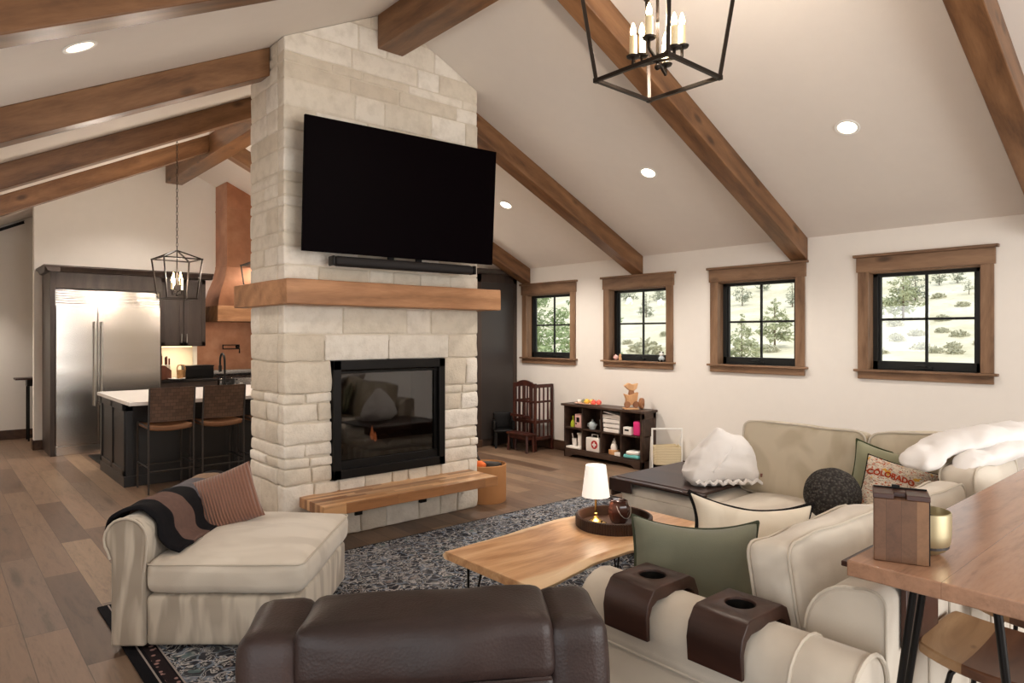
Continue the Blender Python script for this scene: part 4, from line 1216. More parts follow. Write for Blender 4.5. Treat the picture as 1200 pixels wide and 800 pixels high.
# ------------------------------------------------------------------ kitchen
fr = thing('refrigerator', 'wide stainless steel built-in refrigerator with grille on top', 'refrigerator', (1.86, 10.27, 0))
W2 = .61
mobj('body', B().bb(-W2 + .005, W2 - .005, .03, .70, .03, 2.13), M['steel'], fr, smooth=False)
b = B()
for k in range(6): b.soft((0, .02, 1.965 + k * .031), (2 * W2 - .02, .035, .022), .007, 3)
mobj('grille', b, M['steel'], fr)
mobj('grille_back', B().bb(-W2 + .01, W2 - .01, .035, .05, 1.93, 2.14), M['black'], fr)
def fdoor(x0, x1, hx):
    d = mobj('door', B().bb(x0, x1, -.02, .035, .13, 1.925), M['steel'], fr, bevel=.005)
    b = B().tube([(hx, -.065, .62), (hx, -.065, 1.72)], .014, 14)
    for z in (.68, 1.66): b.tube([(hx, -.02, z), (hx, -.065, z)], .010, 10)
    mobj('handle', b, M['chrome'], d)
fdoor(-W2 + .005, -.148, -.185); fdoor(-.142, W2 - .005, -.105)
mobj('toe_kick', B().bb(-W2 + .01, W2 - .01, .0, .04, .0, .115), M['steel'], fr, bevel=.004)

tc_ = thing('refrigerator_surround', 'dark tall cabinet surround with crown around the refrigerator', 'cabinet', (1.86, 10.27, 0))
mobj('side_panel', B().bb(-.665, -W2, -.01, .755, 0, 2.36), M['espresso'], tc_, bevel=.003)
mobj('side_panel', B().bb(W2, .625, -.0, .755, 0, 2.36), M['espresso'], tc_, bevel=.003)
mobj('top_panel', B().bb(-W2, W2, .0, .755, 2.145, 2.36), M['espresso'], tc_, bevel=.003)
cr = [(-.0, 2.35), (-.03, 2.36), (-.05, 2.40), (-.075, 2.415), (-.075, 2.435), (0.1, 2.435), (.1, 2.35)]
b = B().prism(cr, -.665 - .06, .626, 'X')
b.prism([(-.665 + q, z) for q, z in cr], -.07, .755, 'Y')
mobj('crown', b, M['espresso'], tc_, bevel=.002)

uc = thing('wall_cabinet', 'dark two-door wall cabinet right of the refrigerator', 'cabinet', (2.79, 10.36, 1.385))
mobj('body', B().bb(-.30, .30, .0, .665, 0, .965), M['espresso'], uc, bevel=.002)
for s_ in (-1, 1):
    x0, x1 = (.003, .297) if s_ > 0 else (-.297, -.003)
    d = mobj('door', B().bb(x0, x1, -.02, 0, .01, .955).bb(x0, x0 + .055, -.028, -.02, .01, .955).bb(x1 - .055, x1, -.028, -.02, .01, .955).bb(x0, x1, -.028, -.02, .9, .955).bb(x0, x1, -.028, -.02, .01, .065), M['espresso'], uc, bevel=.002)
    hx = .035 * s_
    mobj('handle', B().tube([(hx, -.058, .05), (hx, -.058, .18)], .006, 10).tube([(hx, -.02, .065), (hx, -.058, .065)], .005, 8).tube([(hx, -.02, .165), (hx, -.058, .165)], .005, 8), M['chrome'], d)
mobj('crown', B().prism([(q - .09, z - 1.385) for q, z in cr], -.304, .37, 'X').bb(-.30, .30, -.0, .665, .965, .97), M['espresso'], uc, bevel=.002)
mobj('light_strip', B().bb(-.2, .2, .3, .33, -.012, 0), emit('strip_light', S(255, 214, 160), 5), uc)
bc = thing('base_cabinet', 'dark kitchen base cabinet with black stone counter', 'cabinet', (2.86, 10.38, 0))
mobj('body', B().bb(-.38, .42, .03, .645, .10, .875), M['espresso'], bc, bevel=.003)
for x0, x1 in ((-.37, .015), (.025, .41)):
    d = mobj('drawer', B().bb(x0, x1, .01, .03, .70, .865), M['espresso'], bc, bevel=.003)
    mobj('pull', B().tube([(x0 + .12, -.02, .785), (x1 - .12, -.02, .785)], .006), M['chrome'], d)
    mobj('door', B().bb(x0, x1, .01, .03, .11, .69), M['espresso'], bc, bevel=.003)
mobj('countertop', B().bb(-.385, .42, .0, .645, .875, .91), M['darkstone'], bc, bevel=.003)
mobj('backsplash', B().bb(-.38, .24, .63, .648, .91, 1.386), plain('cream_tile', S(236, 220, 196), .3), bc)
# copper hood and splash
hd = thing('range_hood', 'tall copper range hood with flared skirt and wood band', 'range hood', (3.87, YK, 0))
def hoodbox(z0, z1, w0, w1, d0, d1, clip=None):
    v = []
    for z, w, d in ((z0, w0, d0), (z1, w1, d1)): v += [(-w, 0, z), (w, 0, z), (w, -d, z), (-w, -d, z)]
    return B().add(v, [(0, 1, 2, 3), (7, 6, 5, 4), (0, 4, 5, 1), (1, 5, 6, 2), (2, 6, 7, 3), (3, 7, 4, 0)])
o = mobj('chimney_stack', hoodbox(2.6, 4.0, .425, .425, .53, .53), M['copper'], hd, bevel=.004, clip=[((RX - 3.87, 0, RZ - .006), (PITCH, 0, 1))])
b = B()
for z in (2.6, 3.48): b.bb(-.432, .432, -.538, 0, z - .012, z + .012)
mobj('band', b, M['copper'], hd, bevel=.003)
prof = [(0, .60, .68), (.10, .585, .665), (.25, .54, .63), (.42, .47, .57), (.62, .425, .53)]
for k in range(4):
    z0, w0, d0 = prof[k]; z1, w1, d1 = prof[k + 1]
b = B(); v = []; f = []
for z, w, d in prof: v += [(-w, 0, 1.98 + z), (w, 0, 1.98 + z), (w, -d, 1.98 + z), (-w, -d, 1.98 + z)]
for k in range(4):
    for i in range(4): f.append((k * 4 + i, k * 4 + (i + 1) % 4, k * 4 + 4 + (i + 1) % 4, k * 4 + 4 + i))
f += [(0, 1, 2, 3), (19, 18, 17, 16)]
mobj('flared_skirt', b.add(v, f), M['copper'], hd, ang=30)
mobj('wood_band', B().bb(-.61, .61, -.70, 0, 1.75, 1.985), M['mantel'], hd, bevel=.004)
rg = thing('range', 'stainless kitchen range under the copper hood', 'stove', (3.87, 10.40, 0))
mobj('body', B().bb(-.56, .56, .0, .62, .12, .90), M['steel'], rg, bevel=.004)
d = mobj('oven_door', B().bb(-.54, .54, -.03, .0, .2, .72), M['steel'], rg, bevel=.006)
mobj('handle', B().tube([(-.48, -.08, .68), (.48, -.08, .68)], .014, 12).tube([(-.44, -.03, .68), (-.44, -.08, .68)], .01).tube([(.44, -.03, .68), (.44, -.08, .68)], .01), M['chrome'], d)
mobj('cooktop', B().bb(-.56, .56, .0, .62, .90, .915), M['black'], rg)
b = B()
for x in (-.37, 0, .37):
    for y in (.12, .3, .48): b.bar((x - .16, y, .935), (x + .16, y, .935), .012)
    for xx in (-.15, 0, .15): b.bar((x + xx, .06, .93), (x + xx, .55, .93), .012)
mobj('grate', b, M['black'], rg)
for k in range(6): mobj('knob', B().lathe([(0, 0), (.02, 0), (.022, .03), (0, .034)], (0, 0, 0), 14, Matrix.Translation((-.42 + k * .168, -.0, .81)) @ Euler((R(90), 0, 0)).to_matrix().to_4x4()), M['chrome'], rg)
mobj('back_rail', B().bb(-.56, .56, .58, .62, .915, 1.0), M['steel'], rg, bevel=.004)
for k in range(4): mobj('leg', B().cyl((-.5 if k % 2 else .5, .06 if k < 2 else .56, 0), .02, .12), M['black'], rg)
single('copper_backsplash', B().bb(-.70, .60, -.012, 0, .92, 1.75), M['copper'], 'copper sheet backsplash behind the range', 'backsplash', (3.87, YK - .002, 0))
pf = thing('pot_filler', 'black folding pot filler tap over the range', 'faucet', (3.78, YK - .015, 1.36))
b = B().tube([(0, 0, 0), (0, -.06, 0), (0, -.06, .03), (-.26, -.10, .03), (-.26, -.10, -.03), (-.02, -.14, -.03), (-.02, -.14, -.10)], .012, 8)
mobj('arm', b, M['black'], pf); mobj('wall_plate', B().lathe([(0, 0), (.035, 0), (.03, .012), (0, .014)], (0, 0, 0), 18, Euler((R(90), 0, 0)).to_matrix().to_4x4()), M['black'], pf)
# things on the back counter
CT = .911
M['brownwood'] = wood('knife_block_wood', S(82, 42, 28), S(112, 62, 42), S(138, 82, 58), 'Z', .45, False)
kb = single('knife_block', B().prism([(-.07, 0), (.07, 0), (.07, .13), (-.02, .2), (-.07, .2)], -.07, .07, 'Y').bb(-.05, .06, -.06, .06, -.0, .02), M['brownwood'],
       'reddish wooden knife block on the black counter beside the refrigerator', 'knife block', (2.60, 10.56, CT), bevel=.004)
for k, (dx, dy, L) in enumerate(((-.055, -.04, .13), (-.045, .03, .16), (.0, -.03, .11), (.03, .03, .12), (.052, -.02, .09))):
    kn = thing('knife', ['leftmost knife, standing at the block corner', 'tallest knife handle in the wooden block', 'middle knife in the wooden block', 'fourth knife handle from the refrigerator', 'shortest knife at the low side of the block'][k],
               'knife', (2.60 + dx, 10.56 + dy, CT + .15), 0, 'knives in the wooden block')
    mobj('handle', B().soft((0, 0, .06 + L / 2), (.022, .016, L), .007, 3), M['brownwood'], kn)
    mobj('blade', B().bb(-.012, .012, -.001, .001, -.12, .06), M['chrome'], kn)
cd = thing('wooden_caddy', 'small wooden caddy with arched handle on the kitchen counter', 'caddy', (2.80, 10.50, CT))
M['tan'] = wood('tan_wood', S(134, 96, 56), S(166, 124, 78), S(188, 148, 100), 'Z', .5, False)
mobj('cup', B().lathe([(0, 0), (.055, 0), (.058, .13), (.05, .13), (.048, .02), (0, .02)], seg=20), M['tan'], cd)
mobj('handle', B().tube([(-.052, 0, .10), (-.052, 0, .165), (-.04, 0, .195), (0, 0, .205), (.04, 0, .195), (.052, 0, .165), (.052, 0, .10)], .010, 8), M['tan'], cd)
single('plate', B().lathe([(0, 0), (.06, 0), (.115, .014), (.113, .018), (.058, .006), (0, .006)], seg=28), M['white'], 'white plate on the dark counter in front of the knives', 'plate', (2.72, 10.42, CT))
tb = thing('black_box', 'long black bread box on the counter left of the range', 'box', (3.06, 10.62, CT))
mobj('body', B().soft((0, 0, .085), (.40, .22, .17), .012, 4), M['black'], tb); mobj('lid', B().soft((0, 0, .178), (.41, .23, .02), .008, 4), M['black'], tb)

# island
isl = thing('kitchen_island', 'dark painted kitchen island with white quartz top', 'kitchen island', (2.9, 8.3, 0), world=True)
ix0, ix1, iy0, iy1 = 1.53, 4.25, 7.71, 8.93
mobj('body', B().bb(ix0, ix1, iy0, iy1, .0, .852), M['island'], isl, bevel=.003)
b = B().bb(ix0 - .015, ix1, iy0 - .015, iy0, 0, .11).bb(ix0 - .015, ix0, iy0, iy1, 0, .11)
for y in (iy0 + .0, (iy0 + iy1) / 2 - .04, iy1 - .08): b.bb(ix0 - .012, ix0, y, y + .08, .11, .85)
b.bb(ix0 - .012, ix0, iy0, iy1, .77, .85).bb(ix0 - .012, ix0, iy0, iy1, .11, .17)
for k in range(6): b.bb(ix0 + k * .53, ix0 + k * .53 + .07, iy0 - .012, iy0, .11, .85)
b.bb(ix0, ix1, iy0 - .012, iy0, .77, .85)
mobj('panel_frames', b, M['island'], isl, bevel=.003)
mobj('countertop', B().bb(1.49, 4.29, 7.34, 8.96, .853, .892), M['quartz'], isl, bevel=.004)
fa = thing('kitchen_faucet', 'tall black gooseneck faucet on the white island', 'faucet', (2.80, 8.62, .893))
pts = [(0, 0, 0), (0, 0, .20), (0, 0, .32)] + [(0, .085 - .085 * math.cos(PI * k / 10), .32 + .10 * math.sin(PI * k / 10)) for k in range(1, 11)] + [(0, .17, .26)]
mobj('gooseneck', B().tube(pts, .013, 10).lathe([(0, 0), (.027, 0), (.027, .03), (.02, .06), (0, .06)], seg=18), M['black'], fa)
mobj('spray_head', B().tube([(0, .17, .27), (0, .17, .19)], .019, 12), M['black'], fa)
mobj('lever', B().tube([(.02, 0, .05), (.07, 0, .075)], .007, 8), M['black'], fa)
so_ = thing('soap_dispenser', 'small black soap dispenser right of the island faucet', 'soap dispenser', (3.18, 8.66, .893))
mobj('body', B().lathe([(0, 0), (.022, 0), (.022, .05), (.010, .06), (.010, .09), (0, .09)], seg=14), M['black'], so_); mobj('spout', B().tube([(0, 0, .085), (0, .06, .09), (0, .075, .08)], .006), M['black'], so_)
single('black_pot', B().lathe([(0, 0), (.07, 0), (.08, .03), (.08, .10), (.074, .10), (.072, .02), (0, .015)], seg=24).tube([(-.08, 0, .08), (-.11, 0, .085), (-.08, .02, .08)], .006).tube([(.08, 0, .08), (.11, 0, .085), (.08, .02, .08)], .006),
       M['black'], 'black pot on the island at the foot of the gooseneck faucet', 'pot', (2.90, 8.78, .893))
single('kitchen_mat', B().soft((0, 0, .008), (1.9, .75, .016), .006, 4), M['black'], 'dark floor mat between the island and the refrigerator', 'mat', (2.52, 9.65, 0))
# woven counter stools
def mk_weave():
    n = NT('woven_leather'); v = n.coord((1, 1, 1)); br = n.n('ShaderNodeTexBrick'); 
    mp = n.n('ShaderNodeMapping'); mp.inputs['Rotation'].default_value = (R(90), 0, 0); n.l(v, mp.inputs[0]); n.l(mp.outputs[0], br.inputs['Vector'])
    br.inputs['Scale'].default_value = 1; br.inputs['Brick Width'].default_value = .052; br.inputs['Row Height'].default_value = .034; br.inputs['Mortar Size'].default_value = .0016
    br.inputs['Color1'].default_value = S(100, 76, 60); br.inputs['Color2'].default_value = S(78, 58, 46); br.inputs['Mortar'].default_value = S(54, 40, 32)
    n.bump(br.outputs['Fac'], -.5, .006)
    return n.fin(br.outputs['Color'], .55, 0, .4)
M['weave'] = mk_weave()
M['seatleather'] = plain('tan_seat_leather', S(128, 88, 58), .5)
M['gunmetal'] = plain('gunmetal', S(84, 80, 78), .4, .8)
cs = thing('counter_stool', 'leftmost woven-back stool at the kitchen island', 'stool', (1.83, 7.19, 0), 0, 'woven leather counter stools')
b = B()
vs = []; fs = []
for k in range(2):
    for i in range(9):
        u = i / 4 - 1
        for z, y in ((.70, .0), (.80, -.01), (.92, -.03), (1.035, -.05)):
            vs.append((.205 * u, y - .035 * (1 - u * u) + (.012 if k else 0), z))
gi = lambda k, i, j: k * 36 + i * 4 + j
for i in range(8):
    for j in range(3): fs += [(gi(0, i, j), gi(0, i + 1, j), gi(0, i + 1, j + 1), gi(0, i, j + 1)), (gi(1, i, j), gi(1, i, j + 1), gi(1, i + 1, j + 1), gi(1, i + 1, j))]
    fs += [(gi(0, i, 0), gi(1, i, 0), gi(1, i + 1, 0), gi(0, i + 1, 0)), (gi(0, i, 3), gi(0, i + 1, 3), gi(1, i + 1, 3), gi(1, i, 3))]
for j in range(3): fs += [(gi(0, 0, j), gi(0, 0, j + 1), gi(1, 0, j + 1), gi(1, 0, j)), (gi(0, 8, j), gi(1, 8, j), gi(1, 8, j + 1), gi(0, 8, j + 1))]
mobj('backrest', b.add(vs, fs), M['weave'], cs)
mobj('seat', B().soft((0, .22, .645), (.40, .42, .045), .016, 6, sag=lambda p, u: p - Vector((0, 0, .022 * (1 - u[0] ** 2)))), M['seatleather'], cs)
for s1 in (-1, 1):
    mobj('leg', B().tube([(s1 * .205, -.045, 1.03), (s1 * .205, .0, .70), (s1 * .205, .0, .0)], .009, 8), M['gunmetal'], cs)
    mobj('leg', B().tube([(s1 * .205, .0, .65), (s1 * .205, .42, .665), (s1 * .205, .44, .64), (s1 * .205, .44, .0)], .009, 8), M['gunmetal'], cs)
mobj('foot_rail', B().tube([(-.205, .0, .22), (.205, .0, .22)], .007, 8).tube([(-.205, .44, .22), (.205, .44, .22)], .007, 8).tube([(-.205, 0, .26), (-.205, .44, .26)], .007, 8).tube([(.205, 0, .26), (.205, .44, .26)], .007, 8), M['gunmetal'], cs)
dup(cs, (2.325, 7.19, 0), 0, 'second woven-back stool along the kitchen island')
dup(cs, (2.83, 7.19, 0), 0, 'third woven-back stool, nearly hidden by the stone chimney')
wbx = thing('wooden_crate', 'small pale wooden crate peeking out behind the chimney edge', 'crate', (2.62, 6.86, .011))
b = B()
for z in (.02, .075): b.bb(-.11, .11, -.09, -.08, z, z + .045).bb(-.11, .11, .08, .09, z, z + .045).bb(-.11, -.10, -.09, .09, z, z + .045).bb(.10, .11, -.09, .09, z, z + .045)
mobj('slats', b, M['tan'], wbx); mobj('base', B().bb(-.10, .10, -.08, .08, 0, .02).bb(-.1, -.09, -.08, -.07, 0, .12).bb(.09, .1, -.08, -.07, 0, .12).bb(-.1, -.09, .07, .08, 0, .12).bb(.09, .1, .07, .08, 0, .12), M['tan'], wbx)
# hall console
hc = thing('console_table', 'narrow black metal console table in the hall left of the refrigerator', 'table', (1.28, 12.12, 0))
mobj('tabletop', B().bb(-.30, .40, -.16, .16, .895, .92), M['darkwood'], hc, bevel=.003)
mobj('apron', B().bb(-.16, .30, -.12, .12, .80, .895), M['black'], hc, bevel=.003)
for x in (-.14, -.03, .28):
    for y in (-.12, .12): mobj('leg', B().bar((x, y, 0), (x, y, .80), .022), M['black'], hc)
mobj('stretcher', B().bar((-.14, -.12, .06), (.28, -.12, .06), .018).bar((-.14, .12, .06), (.28, .12, .06), .018), M['black'], hc)

# ------------------------------------------------------------------ dark tall cabinet beside the window wall
dc = thing('tall_cabinet', 'dark tall pantry cabinet with crown, right of the stone chimney', 'cabinet', (6.0, 7.26, 0), world=True)
mobj('body', B().bb(5.40, 6.445, 7.28, 7.95, .0, 2.40), M['espresso'], dc, bevel=.003)
mobj('stile', B().bb(5.70, 5.79, 7.262, 7.28, .0, 2.40).bb(6.375, 6.445, 7.262, 7.28, .0, 2.40).bb(5.4, 6.445, 7.262, 7.28, 2.28, 2.40), M['espresso'], dc, bevel=.003)
M['graphite'] = plain('dark_door_panel', S(56, 50, 47), .38, 0, .5)
mobj('door', B().bb(5.79, 6.375, 7.268, 7.285, .10, 2.28), M['graphite'], dc, bevel=.002)
mobj('door', B().bb(5.41, 5.70, 7.262, 7.285, .10, 2.28), M['espresso'], dc, bevel=.003)
mobj('plinth', B().bb(5.40, 5.80, 7.25, 7.28, 0, .10), M['base'], dc, bevel=.003)
mobj('crown', B().prism([(7.262, 2.39), (7.23, 2.40), (7.20, 2.44), (7.20, 2.465), (7.9, 2.465), (7.9, 2.39)], 5.38, 6.445, 'X'), M['espresso'], dc, bevel=.003)

# black toy chair, slatted doll crib, little bench
bcx = thing('black_toy_chair', 'small black childs chair in front of the dark tall cabinet', 'chair', (6.02, 7.07, 0), R(-35))
mobj('seat', B().soft((0, 0, .235), (.26, .26, .04), .015, 4), M['black'], bcx)
mobj('backrest', B().soft((0, .11, .36), (.26, .045, .23), .02, 4), M['black'], bcx)
mobj('arm', B().soft((-.13, 0, .31), (.045, .24, .13), .02, 4), M['black'], bcx); mobj('arm', B().soft((.13, 0, .31), (.045, .24, .13), .02, 4), M['black'], bcx)
for sx in (-1, 1):
    for sy in (-1, 1): mobj('leg', B().bar((sx * .11, sy * .10, 0), (sx * .105, sy * .10, .22), .03), M['black'], bcx)
cb = thing('doll_crib', 'dark red wooden slatted doll highchair with arched back beside the window wall', 'doll furniture', (6.255, 6.70, 0), world=True)
X0, X1, Ya, Yb, H = 6.10, 6.41, 6.51, 6.92, .90
for x, y, h in ((X0, Ya, H), (X0, Yb, H), (X1, Ya, H - .015), (X1, Yb, H - .015)): mobj('post', B().bb(x - .016, x + .016, y - .016, y + .016, 0, h), M['cherry'], cb, bevel=.003)
arch = [(Ya, H - .03)] + [(Ya + (Yb - Ya) * k / 12, H - .02 + .06 * math.sin(PI * k / 12)) for k in range(13)] + [(Yb, H - .03)]
b = B().prism([(y, z) for y, z in arch] + [(Yb, H - .07)] + [(Yb - (Yb - Ya) * k / 12, H - .07 + .035 * math.sin(PI * k / 12)) for k in range(1, 12)] + [(Ya, H - .07)], X0 - .012, X0 + .012, 'X')
mobj('arched_rail', b, M['cherry'], cb)
for z in (.64, .38, .16):
    mobj('rail', B().bb(X0 - .01, X0 + .01, Ya, Yb, z, z + .028), M['cherry'], cb, bevel=.002)
    for yy in (Ya, Yb): mobj('rail', B().bb(X0, X1, yy - .01, yy + .01, z, z + .028), M['cherry'], cb, bevel=.002)
for yy in (Ya, Yb): mobj('rail', B().bb(X0, X1, yy - .01, yy + .01, H - .06, H - .012), M['cherry'], cb, bevel=.002)
b = B()
for k in range(1, 4):
    y = Ya + (Yb - Ya) * k / 4; b.bb(X0 - .007, X0 + .007, y - .010, y + .010, .18, H - .04)
    x = X0 + (X1 - X0) * k / 4; b.bb(x - .010, x + .010, Ya - .007, Ya + .007, .18, H - .03); b.bb(x - .01, x + .01, Yb - .007, Yb + .007, .18, H - .03)
mobj('slats', b, M['cherry'], cb, bevel=.002)
mobj('shelf', B().bb(X0, X1, Ya, Yb, .365, .38).bb(X0, X1, Ya, Yb, .14, .155), M['cherry'], cb, bevel=.002)
mobj('play_tray', B().bb(X0 - .10, X0, Ya + .12, Yb - .02, .45, .465).bb(X0 - .10, X0 - .09, Ya + .12, Yb - .02, .465, .485), M['cherry'], cb, bevel=.002)
bn = thing('small_bench', 'low dark red wooden childs step bench in front of the doll highchair', 'bench', (5.98, 6.66, 0))
mobj('seat', B().soft((0, 0, .235), (.17, .42, .03), .01, 5), M['cherry'], bn)
for sx in (-1, 1):
    for sy in (-1, 1): mobj('leg', B().bar((sx * .062, sy * .185, 0), (sx * .055, sy * .175, .225), .028), M['cherry'], bn)
mobj('apron', B().bb(-.06, .06, -.18, -.165, .17, .22).bb(-.06, .06, .165, .18, .17, .22).bb(-.062, -.048, -.18, .18, .17, .22).bb(.048, .062, -.18, .18, .17, .22), M['cherry'], bn)

# ------------------------------------------------------------------ toy cubby
cy = thing('toy_cubby', 'low dark brown eight-hole toy cubby under the windows', 'shelf', (6.29, 5.42, 0), world=True)
ax0, ax1, ay0, ay1, ah = 6.16, 6.425, 4.80, 6.035, .675
mobj('top', B().bb(ax0 - .03, ax1, ay0 - .03, ay1 + .03, ah - .028, ah), M['cubby'], cy, bevel=.004)
for y in (ay0, ay1 - .022):
    b = B().bb(ax0, ax1, y, y + .022, 0, ah - .028)
    mobj('side_panel', b, M['cubby'], cy, bevel=.002)
b = B()
for x in (ax0, ax1 - .05): b.bb(x, x + .05, ay0 - .006, ay0, 0, ah - .03)
b.bb(ax0, ax1, ay0 - .006, ay0, ah - .10, ah - .03).bb(ax0, ax1, ay0 - .006, ay0, .0, .09)
mobj('side_frame', b, M['cubby'], cy, bevel=.002)
mobj('back_panel', B().bb(ax1 - .012, ax1, ay0, ay1, .09, ah - .03), M['cubby'], cy)
mobj('shelf', B().bb(ax0 + .004, ax1, ay0, ay1, .09, .112).bb(ax0 + .004, ax1, ay0, ay1, .362, .38), M['cubby'], cy, bevel=.002)
cw = (ay1 - ay0) / 4
for k in (1, 2, 3): mobj('divider', B().bb(ax0 + .004, ax1, ay0 + cw * k - .009, ay0 + cw * k + .009, .11, ah - .03), M['cubby'], cy, bevel=.002)
pl = [(ay0, 0), (ay0 + .1, 0), (ay0 + .15, .035), (ay0 + .22, .045), (ay1 - .22, .045), (ay1 - .15, .035), (ay1 - .1, 0), (ay1, 0), (ay1, .095), (ay0, .095)]
mobj('base_rail', B().prism(pl, ax0, ax0 + .02, 'X'), M['cubby'], cy, bevel=.002)
def cell(k, row): return (6.25, ay1 - cw * (k + .5), .381 if row else .113)     # k counts from the chimney side
M['lime'] = plain('lime_plastic', S(178, 190, 48), .4); M['pink'] = plain('hot_pink', S(228, 50, 128), .5); M['palepink'] = plain('pale_pink', S(232, 186, 178), .5)
M['toygrey'] = plain('toy_grey', S(176, 186, 188), .5); M['toywhite'] = plain('toy_white', S(240, 234, 226), .5); M['red'] = plain('toy_red', S(184, 38, 40), .5)
M['teal'] = plain('folded_teal', S(110, 190, 188), .8); M['coral'] = plain('coral_toy', S(232, 106, 92), .5); M['yellow'] = plain('yellow_toy', S(236, 198, 84), .5); M['toywood'] = wood('toy_wood', S(186, 128, 80), S(212, 160, 110), S(230, 188, 142), 'Z', .5, False)
c = cell(0, 1)
single('toy_bottle', B().lathe([(0, 0), (.03, 0), (.032, .05), (.024, .07), (.012, .09), (.012, .13), (.016, .135), (0, .14)], seg=16).tube([(.028, 0, .02), (.05, 0, .04), (.03, 0, .06)], .006), M['lime'], 'lime green toy bottle in the top cubby hole nearest the chimney', 'toy', (c[0] - .03, c[1] + .05, c[2]))
t = thing('toy_box', 'pale pink toy box with dark opening beside the lime bottle', 'toy', (c[0] - .02, c[1] - .07, c[2]))
mobj('body', B().soft((0, 0, .085), (.10, .11, .17), .008, 3), M['palepink'], t); mobj('opening', B().box((-.051, 0, .10), (.004, .05, .06)).box((-.051, .03, .05), (.004, .02, .02)), M['black'], t)
c = cell(1, 1)
single('toy_teapot', B().lathe([(0, 0), (.035, 0), (.048, .03), (.045, .07), (.03, .09), (.01, .1), (.012, .115), (0, .12)], seg=18).tube([(0, .045, .07), (0, .075, .065), (0, .075, .03), (0, .045, .025)], .007).tube([(0, -.04, .03), (0, -.075, .07)], .009), M['toygrey'], 'light grey toy teapot in the second top hole of the cubby', 'toy', (c[0] - .03, c[1] + .03, c[2]))
single('toy_cup', B().lathe([(0, 0), (.03, 0), (.036, .12), (.032, .12), (.027, .01), (0, .008)], seg=18).tube([(0, -.034, .09), (0, -.06, .085), (0, -.06, .05), (0, -.032, .04)], .005), M['toygrey'], 'tall grey toy cup behind the light grey teapot', 'toy', (c[0] + .04, c[1] - .07, c[2]))
c = cell(2, 1)
t = thing('toy_crate', 'white slatted toy crate filling the third top cubby hole', 'crate', (c[0], c[1] - .005, c[2]))
b = B()
for z in (.005, .06, .115, .165):
    b.bb(-.08, -.072, -.11 - z * .1, .11 + z * .1, z, z + .042).bb(.072, .08, -.11 - z * .1, .11 + z * .1, z, z + .042); b.bb(-.08, .08, -.118 - z * .1, -.11 - z * .1, z, z + .042).bb(-.08, .08, .11 + z * .1, .118 + z * .1, z, z + .042)
mobj('slats', b, M['toywhite'], t); mobj('base', B().bb(-.075, .075, -.105, .105, 0, .01).bb(-.07, -.06, -.1, -.09, 0, .2).bb(.06, .07, -.1, -.09, 0, .2).bb(-.07, -.06, .09, .1, 0, .2).bb(.06, .07, .09, .1, 0, .2), M['toywhite'], t)
mobj('lid', B().box((0, 0, 0), (.155, .25, .01), Matrix.Translation((0, 0, .222)) @ Euler((R(8), 0, 0)).to_matrix().to_4x4()), M['toywhite'], t)
c = cell(3, 1)
t = thing('small_white_box', 'small white toy box left of the hot pink box', 'box', (c[0] - .04, c[1] + .065, c[2]))
mobj('body', B().soft((0, 0, .045), (.09, .11, .09), .006, 3), M['toywhite'], t); mobj('slot', B().box((-.046, 0, .055), (.004, .06, .02)), M['black'], t)
single('pink_box', B().soft((0, 0, .085), (.14, .10, .17), .02, 4), M['pink'], 'hot pink toy box in the last top cubby hole', 'box', (c[0] - .01, c[1] - .07, c[2]))
c = cell(0, 0)
t = thing('toy_utensil_stand', 'white toy stand with upright utensils in the bottom hole nearest the chimney', 'toy', (c[0] - .02, c[1], c[2]))
mobj('base', B().soft((0, 0, .012), (.14, .24, .024), .006, 3), M['toywhite'], t)
mobj('cup', B().lathe([(0, .024), (.03, .024), (.036, .12), (.03, .12), (.025, .03), (0, .03)], (0, .03, 0), 16), M['toywhite'], t)
mobj('utensil', B().tube([(0, .04, .06), (0, .075, .18)], .008), M['toywhite'], t); mobj('panel', B().soft((0, -.075, .10), (.06, .06, .16), .01, 3).soft((0, -.07, .185), (.05, .09, .03), .01, 3), M['toywhite'], t)
c = cell(1, 0)
t = thing('first_aid_box', 'white toy first aid box with red cross disc', 'toy', (c[0] - .03, c[1] - .01, c[2]))
mobj('body', B().soft((0, 0, .085), (.10, .21, .17), .008, 3), M['toywhite'], t)
mobj('handle', B().tube([(0, -.05, .168), (0, -.05, .205), (0, .045, .205), (0, .045, .168)], .008, 8), M['toywhite'], t)
mr = Euler((0, R(-90), 0)).to_matrix().to_4x4()
d = mobj('red_disc', B().lathe([(0, 0), (.052, 0), (.052, .003), (0, .003)], (0, 0, 0), 28, Matrix.Translation((-.050, -.035, .09)) @ mr), M['red'], t)
mobj('white_cross', B().box((-.0545, -.035, .09), (.004, .062, .022)).box((-.0545, -.035, .09), (.0042, .022, .062)), M['toywhite'], d)
mobj('side_flap', B().soft((0, .095, .07), (.09, .03, .13), .006, 3), M['toywhite'], t)
c = cell(2, 0)
t = thing('toy_jar', 'cream stacking toy figure in the third bottom cubby hole', 'toy', (c[0] - .02, c[1] + .0, c[2]))
mobj('base_block', B().soft((0, 0, .03), (.09, .10, .06), .006, 3), M['toywood'], t); mobj('body', B().lathe([(0, .06), (.04, .06), (.044, .09), (.03, .125), (.02, .13), (.026, .145), (.018, .165), (.006, .175), (.006, .19), (0, .192)], seg=18), M['toywhite'], t)
single('toy_block', B().soft((0, 0, .02), (.06, .10, .04), .005, 3), M['toywhite'], 'flat white block beside the cream stacking toy', 'toy', (c[0] - .05, c[1] - .10, c[2]))
c = cell(3, 0)
